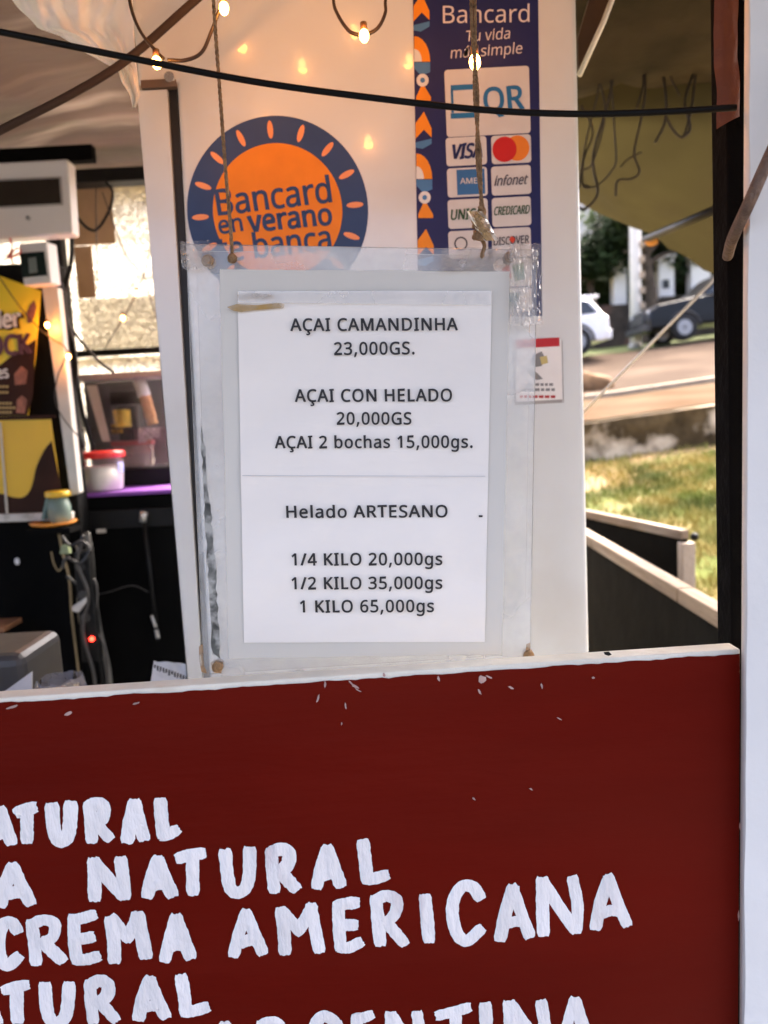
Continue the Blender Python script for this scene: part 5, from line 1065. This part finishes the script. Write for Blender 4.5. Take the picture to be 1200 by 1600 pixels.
# black and grey cables down the leg
for k, (pts, r_, lab) in enumerate((([(108, 290), (112, 400), (100, 470), (118, 560), (116, 640), (130, 700)], .006, 'thick black cable running down past the small breaker box'),
        ([(66, 450), (88, 480), (110, 512), (150, 560), (178, 582)], .0042, 'black cable slanting from the small breaker box to the display case'),
        ([(112, 300), (122, 340), (148, 360), (170, 330), (176, 300), (165, 285)], .0042, 'looped black cable hanging under the roof beam'),
        ([(120, 590), (128, 640), (142, 690), (147, 715)], .007, 'black cable dropping behind the red lidded tub'))):
    tag(obj('power_cable', MB().tube(path(pts, 2.08+.05*k), r_, 8), m_blk, sm=True), lab, 'cable', 'black power cables in the stall')

# ice cream cabinet with poster
CP = vplane(1.98)
m_yel = mat('yellow_print', (.72, .58, .02), .35, var=.05, scale=4); m_yel2 = mat('deep_yellow_print', (.70, .44, .02), .35, var=.08, scale=4); m_brn = mat('brown_print', (.036, .015, .010), .5, var=.3, scale=7, spec=.1)
ic = thing('ice_cream_cabinet', 'yellow and brown ice cream cabinet with a pale metal frame at the left edge', 'freezer', CP.at((CP.uv(-60, 800).x, .0)))
z0, z1 = CP.uv(60, 806).y, CP.uv(40, 405).y; xc0 = CP.uv(-200, 600).x
obj('carcass', MB().box((xc0, 2.02, .012), (CP.uv(98, 640).x, 2.09, z1)), mat('dark_carcass', (.007, .007, .007), .7, spec=.1), ic, bev=.006)
obj('base_panel', MB().box((xc0, 1.985, .012), (CP.uv(100, 830).x, 2.019, z0-.002)), m_blk2, ic)
q = MB(); q.pprism(CP, [(112, 775), (126, 770), (92, 450), (66, 440)], .008, .03); obj('frame_post', q, mat('pale_aluminium', (.52, .51, .46), .45, metal=.2), ic, bev=.003)
q = MB(); q.pprism(CP, [(-200, 822), (112, 812), (112, 800), (-200, 808)], .010, .03); obj('frame_rail', q, mat('worn_white_rail', (.55, .53, .49), .5, dirt=(.3, .27, .22), dscale=20), ic, bev=.003)
po = obj('poster', MB().pprism(CP, [(-200, 655), (45, 650), (56, 560), (65, 455), (0, 431), (-200, 420)], .004, .003), m_yel, ic)
q = MB(); q.pprism(CP, [(-200, 656), (44, 649), (52, 620), (58, 530), (44, 540), (20, 556), (0, 572), (-200, 600)], .0055, .001); obj('brown_print', q, m_brn, po)
q = MB(); text_mb(q, CP, 'ler', 0, 513, 33, 510, 26, .0075, .05, .15); text_mb(q, CP, 'es', 0, 592, 16, 590, 18, .0075, .03); obj('white_lettering', q, mat('white_print', (.72, .70, .68), .4), po)
q = MB(); text_mb(q, CP, 'ler', 1, 515, 36, 512, 26, .0066, .10, .15); obj('lettering_outline', q, m_brn, po)
q = MB(); text_mb(q, CP, 'OCK', -16, 557, 50, 552, 30, .0072, .06, .1); obj('brown_lettering', q, mat('plum_print', (.10, .035, .045), .4), po)
q = MB(); q.pprism(CP, [(44, 505), (43, 490), (48, 477), (55, 470), (58, 480), (55, 495), (50, 505)], .0055, .002); obj('cocoa_bean', q, mat('cocoa_brown', (.16, .06, .045), .5, var=.4, scale=40), po)
q = MB(); q.pprism(CP, [(25, 602), (24, 585), (35, 572), (45, 580), (42, 600)], .0068, .001); q.pprism(CP, [(27, 645), (28, 625), (36, 618), (44, 625), (40, 646)], .0068, .001); obj('bonbon_print', q, mat('russet_print', (.25, .09, .05), .5, var=.4, scale=60), po)
q = MB()
for y, w2 in ((604, 13), (613, 14), (630, 18), (637, 22), (644, 20)):
    x = 0
    while x < w2: q.pprism(CP, [(x, y+2), (x+4, y+2), (x+4, y-1.5), (x, y-1.5)], .0068, .0005); x += 5.4
obj('small_print', q, mat('ochre_print', (.45, .33, .12), .5), po)
lp = obj('lower_panel', MB().pprism(CP, [(-200, 806), (100, 799), (80, 655), (-200, 660)], .004, .003), m_yel2, ic)
q = MB(); q.pprism(CP, [(104, 799), (82, 688)]+[(p.x, p.y) for p in smooth([(81, 690, 0), (70, 704, 0), (58, 730, 0), (53, 752, 0), (47, 768, 0), (36, 777, 0), (18, 776, 0), (0, 771, 0), (-60, 772, 0)], 6)]+[(-60, 804)], .0055, .001); obj('brown_swirl', q, m_brn, lp)
q = MB(); q.pprism(CP, [(12, 805), (15, 805), (4, 660), (1, 660)], .0085, .003); obj('door_edge', q, mat('pale_edge', (.5, .48, .42), .3), ic)
obj('cover_strip', MB().pprism(CP, [(-200, 664), (88, 653), (88, 648), (-200, 657)], .008, .006), m_brn, ic)

# black counter with purple top
zt_ = P(185, 768, 2.1).z
xcl = P(105, 770, 2.1).x
kc = thing('black_counter', 'black counter with a purple covered top behind the stall', 'counter', (xcl+.4, 2.25, .012))
obj('carcass', MB().box((xcl, 2.1, .012), (-.10, 2.40, zt_-.012)), m_blk2, kc, bev=.003)
obj('purple_top', MB().box((xcl-.012, 2.085, zt_-.011), (-.10, 2.41, zt_)), mat('purple_cover', (.20, .06, .34), .5, var=.2, scale=12), kc, bev=.003)
obj('drawer_front', MB().box((xcl+.03, 2.088, P(180, 826, 2.09).z), (-.12, 2.099, P(180, 797, 2.09).z)), m_blk, kc, bev=.002)
# display case with contents
def zc_(py, Y, px=190): return P(px, py, Y).z
m_case = sheer('clear_case', (.55, .53, .5), .93, .05, .1, 6)
dx0, dx1 = P(117, 650, 2.36).x, P(275, 650, 2.36).x
dtop = zc_(592, 2.30)
dc = thing('display_case', 'clear plastic display case with a pale rim standing on the purple counter', 'display case', ((dx0+dx1)/2, 2.34, zt_))
q = MB()
for lo, hi in (((dx0, 2.295, zt_+.052), (dx1, 2.298, dtop)), ((dx0, 2.299, zt_+.052), (dx0+.003, 2.395, dtop))): q.box(lo, hi)
obj('clear_walls', q, m_case, dc)
obj('rim', MB().box((dx0-.006, 2.288, dtop), (dx1, 2.40, dtop+.018)), mat('taupe_rim', (.34, .28, .24), .5), dc, bev=.003)
obj('base', MB().box((dx0+.08, 2.28, zt_+.0005), (dx1, 2.40, zt_+.050)), m_blk, dc, bev=.004)
obj('back_panel', MB().box((dx0+.02, 2.401, zt_), (dx1, 2.406, dtop)), mat('dim_grey_panel', (.10, .095, .09), .5), dc)
obj('corner_post', MB().pprism(vplane(2.292), [(160, 690), (172, 690), (150, 602), (134, 602)], 0, .006), mat('beige_post', (.42, .38, .30), .5), dc)
shz = zc_(668, 2.34)
obj('shelf', MB().box((dx0+.02, 2.31, shz-.004), (dx1, 2.398, shz)), mat('dim_shelf', (.05, .045, .04), .4), dc)
obj('shelf', MB().box((dx0+.02, 2.31, zt_+.0505), (dx1, 2.398, zt_+.056)), mat('dim_shelf_low', (.05, .045, .04), .4), dc)
sh0 = zt_+.056
def ibox(name, label, cat, x0, x1, y0, y1, Y, m, d=.04, zb=None, group=None):
    a = P(x0, y1, Y); b2 = P(x1, y0, Y); z_ = zb if zb is not None else a.z
    return tag(obj(name, MB().box((a.x, Y, z_), (b2.x, Y+d, b2.z)), m, bev=.003), label, cat, group)
ibox('black_carton', 'black carton at the top of the display case', 'box', 172, 216, 610, 630, 2.352, m_blk, .03, zc_(632, 2.35))
hang = MB(); hang.box((P(172, 630, 2.352).x, 2.35, shz), (P(176, 630, 2.352).x, 2.385, zc_(632, 2.35)-.0005)); hang.box((P(212, 630, 2.352).x, 2.35, shz), (P(216, 630, 2.352).x, 2.385, zc_(632, 2.35)-.0005))
hang.box((P(172, 630, 2.352).x, 2.35, zc_(632, 2.35)-.0045), (P(216, 630, 2.352).x, 2.388, zc_(632, 2.35)-.0003))
tag(obj('wire_riser', hang, mat('riser_grey', (.18, .18, .18), .4)), 'small grey riser carrying the black carton in the case', 'riser')
yp = MB(); c = P(192, 652, 2.335)
yp.grid(lambda u, v: Vector((c.x-.024+.05*u, 2.325+.012*math.sin(math.pi*u)*(-1)+.004*noise.noise(Vector((u*5, v*5, 0))), shz+.001+.052*v+.004*noise.noise(Vector((u*6, 2, 0)))*v)), 14, 12)
yp.grid(lambda u, v: Vector((c.x+.026-.05*u, 2.331+.010*math.sin(math.pi*u), shz+.001+.052*v)), 14, 12)
tag(obj('yellow_packet', yp, mat('yellow_wrapper', (.70, .48, .06), .3, var=.4, scale=30), sm=True), 'crumpled yellow snack packet on the upper shelf of the case', 'packet')
# bagged stack of wafer cones
cn = thing('wafer_cones', 'stack of tan wafer cones with a white paper top inside the case', 'wafer cones', Vector((P(236, 655, 2.33).x, 2.345, shz)))
b0 = WL[cn.name]; lean = Vector((-.024, 0, .125))
q = MB()
for k in range(4):
    s0 = b0+lean*(k*.16)
    q.tube([s0+Vector((0, 0, .004)), s0+lean*.5+Vector((0, 0, .002))], lambda u: .017-.0035*u+.001*(k % 2), 14)
obj('cones', q, mat('wafer_tan', (.50, .24, .11), .7, var=.2, scale=60, bump=.4, bscale=120), cn, True)
q = MB(); q.tube([b0+lean*.72, b0+lean*.9, b0+lean*1.12+Vector((-.004, 0, 0))], lambda u: .020-.002*u, 12)
for v in q.v: v += Vector((noise.noise(v*60), noise.noise(v*60+Vector((5, 0, 0))), 0))*.003
obj('paper_top', q, mat('tissue_white', (.72, .70, .70), .7), cn, True)
ibox('gold_box', 'shiny gold box on the lower shelf of the case', 'box', 174, 190, 662, 678, 2.345, mat('gold_foil', (.75, .45, .08), .25, metal=.7, var=.4, scale=60), .03, None)
ibox('black_carton', 'black carton behind the pink cloth, low in the case', 'box', 187, 206, 664, 690, 2.352, m_blk, .03, sh0)
ibox('carton', 'dark wood brown carton at the right of the lower shelf', 'box', 207, 262, 668, 700, 2.362, mat('maroon_carton', (.10, .05, .045), .5, var=.4, scale=30), .03, sh0)
rl = thing('clear_tub', 'clear rectangular tub with a dull red lid on the lower shelf', 'tub', Vector((P(205, 715, 2.32).x, 2.325, sh0)))
obj('tub_body', MB().box((P(176, 700, 2.312).x, 2.311, sh0+.0005), (P(236, 700, 2.312).x, 2.345, zc_(697, 2.31))), sheer('tub_clear', (.4, .33, .28), .45, .1, .2, 20), rl, bev=.002)
obj('lid', MB().box((P(174, 700, 2.312).x, 2.309, zc_(697, 2.31)), (P(238, 700, 2.312).x, 2.348, zc_(689, 2.31))), mat('dull_red_lid', (.30, .05, .04), .4), rl, bev=.002)
tag(obj('pink_wrapper', MB().grid(lambda u, v: P(216+34*u, 668+26*v*(1-.5*u)+4*noise.noise(Vector((u*5, v*5, 1))), 2.305+.004*noise.noise(Vector((u*7, v*7, 9)))), 14, 12), sheer('pink_plastic', (.62, .45, .47), .4, .1, .3, 60)), 'crinkled pinkish plastic wrapper in front of the carton in the case', 'wrapper')

# tub with red lid
tb = P(165, 769, 2.15); tb.z = zt_
tu = thing('plastic_tub', 'clear round tub of white powder with a red lid on the purple counter', 'tub', tb)
hT = P(165, 704, 2.15).z-zt_
obj('tub_wall', MB().lathe(tb, [(.046, .001), (.050, .004), (.057, hT-.022), (.058, hT-.012)], 40), sheer('tub_plastic', (.85, .74, .72), .88, .1, .15, 10), tu, True)
obj('contents', MB().lathe(tb, [(.0455, .003), (.0492, .006), (.0545, hT*.62), (.050, hT*.625)], 40), mat('white_cream', (.86, .84, .78), .6), tu, True)
obj('lid', MB().lathe(tb, [(.059, hT-.020), (.0615, hT-.019), (.0615, hT-.006), (.060, hT-.002), (.052, hT)], 40), mat('red_lid', (.62, .025, .02), .3), tu, True)
obj('label_patch', MB().grid(lambda u, v: tb+Vector((.0582*math.cos(R(-30+26*u)), .0582*math.sin(R(-30+26*u)), hT*.45+hT*.26*v)), 6, 4), mat('blue_label', (.25, .27, .5), .5), tu, True)
# jar with yellow lid on an orange tray
zt2 = P(75, 822, 1.93).z
ot = MB(); c = P(78, 826, 1.93)
ot.lathe((c.x, 1.955, zt2-.004), [(.030, 0), (.052, .006), (.058, .012), (.056, .0125), (.050, .008), (.02, .006)], 36)
for v in ot.v: v.x = c.x+(v.x-c.x)*1.0
tag(obj('orange_dish', ot, mat('orange_plastic', (.72, .28, .04), .4), sm=True), 'shallow orange dish on the ledge before the yellow cabinet', 'dish')
hb = MB(); hb.box((c.x-.05, 1.905, zt2-.018), (c.x+.06, 1.984, zt2-.0045)); tag(obj('ledge', hb, m_blk2), 'small black ledge bracket carrying the orange dish', 'ledge')
jr = thing('jar', 'small teal jar with a yellow lid standing in the orange dish', 'jar', Vector((P(92, 800, 1.95).x, 1.955, zt2+.003)))
jb = WL[jr.name]; jh = P(92, 776, 1.955).z-jb.z
obj('jar_body', MB().lathe(jb, [(.020, 0), (.028, .01), (.029, jh*.6), (.022, jh)], 28), sheer('teal_jar', (.22, .30, .26), .3, .1, .2, 20), jr, True)
obj('jar_fill', MB().lathe(jb, [(.018, .001), (.025, .010), (.0255, jh*.45), (.02, jh*.46)], 28), mat('jar_fill', (.16, .08, .05), .7), jr, True)
obj('lid', MB().lathe(jb, [(.029, jh), (.031, jh+.003), (.031, jh+.013), (.026, jh+.016)], 28), mat('yellow_lid', (.70, .45, .03), .35), jr, True)
# teal cloth behind the jar
tag(obj('teal_cloth', MB().grid(lambda u, v: P(72+22*u-8*v, 776+36*v+3*noise.noise(Vector((u*4, v*4, 0))), 1.965-.004*math.sin(u*9)), 12, 12), mat('teal_cloth', (.12, .20, .18), .8), sm=True), 'folded teal cloth hanging beside the teal jar', 'cloth')
# cable bundle in front of the counter
m_gcab = mat('grey_cable', (.10, .095, .085), .5, var=.3, scale=20); m_ycab = mat('tan_cable', (.26, .19, .09), .6)
for k, (pts, r_, mm, lab) in enumerate((
  ([(92, 832), (97, 860), (108, 905), (112, 960), (118, 1010), (124, 1060)], .0030, m_ycab, 'thin tan cable hanging in the middle of the dark counter front'),
  ([(80, 862), (84, 880), (92, 892), (100, 880)], .0022, m_ycab, 'short tan wire loop under the orange dish'),
  ([(136, 832), (142, 870), (146, 920), (154, 980), (168, 1040), (172, 1080)], .0085, m_gcab, 'broad grey hose running down the dark counter front'),
  ([(118, 850), (128, 895), (120, 950), (134, 1000), (138, 1020)], .0028, mat('wire_beige', (.32, .27, .20), .6), 'beige cable strand beside the black power strip'),
  ([(100, 845), (124, 870), (110, 910), (132, 940), (118, 970), (150, 1010), (160, 1070)], .0075, m_blk, 'thick twisted black cable beside the power strip'))):
    tag(obj('hanging_cable', MB().tube(path(pts, 1.95+.022*k), r_, 8), mm, sm=True), lab, 'cable', 'cables hanging down the dark counter front')
for k, (pts, r_, lab) in enumerate((
  ([(96, 838), (110, 852), (128, 846), (140, 860), (126, 880), (104, 872), (98, 888)], .004, 'black cable coil knotted just under the orange dish'),
  ([(130, 836), (122, 880), (138, 930), (130, 985), (146, 1050), (150, 1090)], .0045, 'black cable crossing behind the pale plug'),
  ([(104, 900), (128, 915), (146, 905), (152, 930), (148, 975), (166, 1020), (168, 1075)], .0038, 'dark cable bowed out to the right of the power strip'),
  ([(146, 930), (170, 925), (206, 915), (232, 925)], .0014, 'thin dark wire running right across the counter front'))):
    tag(obj('hanging_cable', MB().tube(path(pts, 1.875+.02*k if k < 3 else 2.08), r_, 8), mat('dark_cable', (.022+.014*k, .021+.013*k, .02+.012*k), .45), sm=True), lab, 'cable', 'cables hanging down the dark counter front')
ps = thing('power_strip', 'black power strip with a red pilot lamp hanging among the cables', 'power strip', P(140, 1030, 1.90))
PSP = vplane(1.90)
obj('housing', MB().pprism(PSP, [(128, 1035), (156, 1035), (138, 860), (114, 864)], 0, .03), m_blk, ps, bev=.004)
obj('pilot_lamp', MB().disc(PSP, PSP.uv(144, 998), .0058, .004, .006, 16), mat('red_lamp', (.8, .02, .02), .3, emit=(1, .02, .01), emit_s=3), ps)
for y in (885, 930, 965): obj('socket', MB().disc(PSP, PSP.uv(122+(y-860)*.11, y), .012, .002, .004, 24), mat('socket_dark', (.03, .03, .03), .4), ps)
tag(obj('plug', MB().pprism(vplane(1.885), [(112, 955), (122, 958), (134, 942), (134, 934), (112, 948)], 0, .02), mat('pale_plug', (.50, .48, .44), .5), bev=.003), 'pale plug pushed in beside the power strip', 'plug')
tag(obj('green_plug', MB().pprism(vplane(1.93), [(92, 866), (108, 866), (106, 852), (96, 852)], 0, .02), mat('green_plug', (.25, .30, .16), .5), bev=.003), 'small green plug hanging under the orange dish', 'plug')
# broom / long tool
bt = thing('long_tool', 'thin black rod with a silver head leaning on the black counter', 'tool', P(248, 1010, 2.07))
obj('rod', MB().tube([P(224, 806, 2.072), P(247, 1000, 2.072)], .0055, 10), m_blk, bt, True)
obj('silver_head', MB().tube([P(225, 800, 2.068), P(224, 806, 2.068), P(223, 815, 2.068)], .010, 10), mat('dull_silver', (.5, .49, .46), .35, metal=.6), bt, True)
obj('white_sleeve', MB().tube([P(237, 962, 2.066), P(243, 980, 2.066)], .004, 8), mat('sleeve_white', (.5, .5, .48), .5), bt, True)
obj('white_tip', MB().tube([P(244, 984, 2.066), P(247, 997, 2.066)], .0055, 8), mat('tip_white', (.4, .4, .38), .5), bt, True)
tag(obj('paper_scrap', MB().box((P(150, 828, 2.08).x, 2.082, P(157, 833, 2.08).z), (P(164, 826, 2.08).x, 2.0875, P(157, 827, 2.08).z)), mat('scrap', (.5, .47, .42), .7)), 'small pale paper scrap stuck under the drawer edge', 'paper')

# work shelf behind the board
zs_ = .90
xs1 = FP.uv(275, 1000).x
tag(obj('work_shelf', MB().box((-1.6, .63, zs_-.03), (xs1-.03, 1.22, zs_)), m_blk2, bev=.003), 'dark work shelf hidden behind the maroon menu board', 'shelf')
# legs of the shelf
# dark grey box with white label face
gb = thing('grey_box', 'dark grey rounded device with a white front on the work shelf', 'device', Vector((P(0, 1080, 1.08).x-.06, 1.10, zs_)))
z9 = P(20, 1018, 1.05).z
obj('casing', MB().box((P(0, 1080, 1.05).x-.16, 1.03, zs_+.001), (P(46, 1050, 1.05).x, 1.17, z9)), mat('dark_grey_case', (.055, .055, .058), .45), gb, bev=.016)
obj('white_front', MB().pprism(vplane(1.026), [(-60, 1150), (50, 1150), (49, 1050), (2, 1084), (-60, 1120)], 0, .004), mat('white_front', (.66, .66, .68), .5), gb)
# plastic bag of cotton
bg_ = thing('plastic_bag', 'grey clear plastic bag holding cream puffs and a pink item', 'bag', Vector((P(84, 1080, 1.0).x, 1.02, zs_)))
bb0 = WL[bg_.name]
def bagf(u, v):
    a = 2*math.pi*u; rr3 = .045*(1-.25*v)*(1+.16*noise.noise(Vector((math.cos(a)*1.5, math.sin(a)*1.5, v*3))))
    return bb0+Vector((rr3*.95*math.cos(a), rr3*.7*math.sin(a), .005+.115*v+.012*v*noise.noise(Vector((math.cos(a)*2, math.sin(a)*2, 5)))+.004*v*math.cos(a)))
obj('film', MB().grid(bagf, 44, 18), sheer('grey_film', (.30, .30, .34), .45, .1, .3, 40), bg_, True)
q = MB(); rn = random.Random(2)
for k in range(34): q.ball(bb0+Vector((rn.uniform(-.022, .025), rn.uniform(-.02, .015), .01+.0030*k)), .0085, 8, (1.2, 1, .9))
obj('cream_puffs', q, mat('cream_puff', (.50, .42, .29), .8), bg_, True)
obj('pink_item', MB().ball(bb0+Vector((-.020, -.028, .098)), .011, 10, (1.3, .8, .7)), mat('hot_pink', (.65, .05, .22), .5), bg_, True)
# white printed bag
wb = MB(); WBp = vplane(1.06)
wbf = lambda u, v: WBp.px(230+90*u+10*v*(1-u)+12*v*0, 1100-70*v+2+14*u*v*.6+3*noise.noise(Vector((u*5, v*5, 0))), .012*math.sin(math.pi*u)*math.sin(math.pi*min(1, v+.1))+.005*noise.noise(Vector((u*5+v*3, v*4, 8))))
wbt = thing('white_bag', 'crumpled white paper bag with dark print standing by the fridge door', 'bag', WBp.px(275, 1105))
obj('bag_front', MB().grid(wbf, 26, 20), mat('bag_white', (.78, .78, .78), .6, var=.04, bump=.3, bscale=40), wbt, True)
q = MB()
for k in range(12):
    x = 246+k*4.4; y = 1032+k*1.6; q.pprism(WBp, [(x, y+5+(k % 3)*2), (x+3, y+6+(k % 2)*3), (x+3.4, y+.5), (x+.4, y)], .018)
obj('bag_print', q, mat('print_dark', (.10, .10, .10), .6), wbt)
tag(obj('wood_lath', MB().box((P(-30, 985, 1.9).x, 1.88, P(0, 985, 1.9).z), (P(12, 985, 1.9).x, 1.98, P(0, 978, 1.9).z)), mat('brown_lath', (.20, .09, .04), .6)), 'end of a brown timber lath at the left edge', 'timber')
tag(obj('white_button', MB().disc(vplane(1.984), vplane(1.984).uv(27, 877), .006, .003, .006, 16, .009), m_pl), 'small white button on the dark cabinet base', 'button')
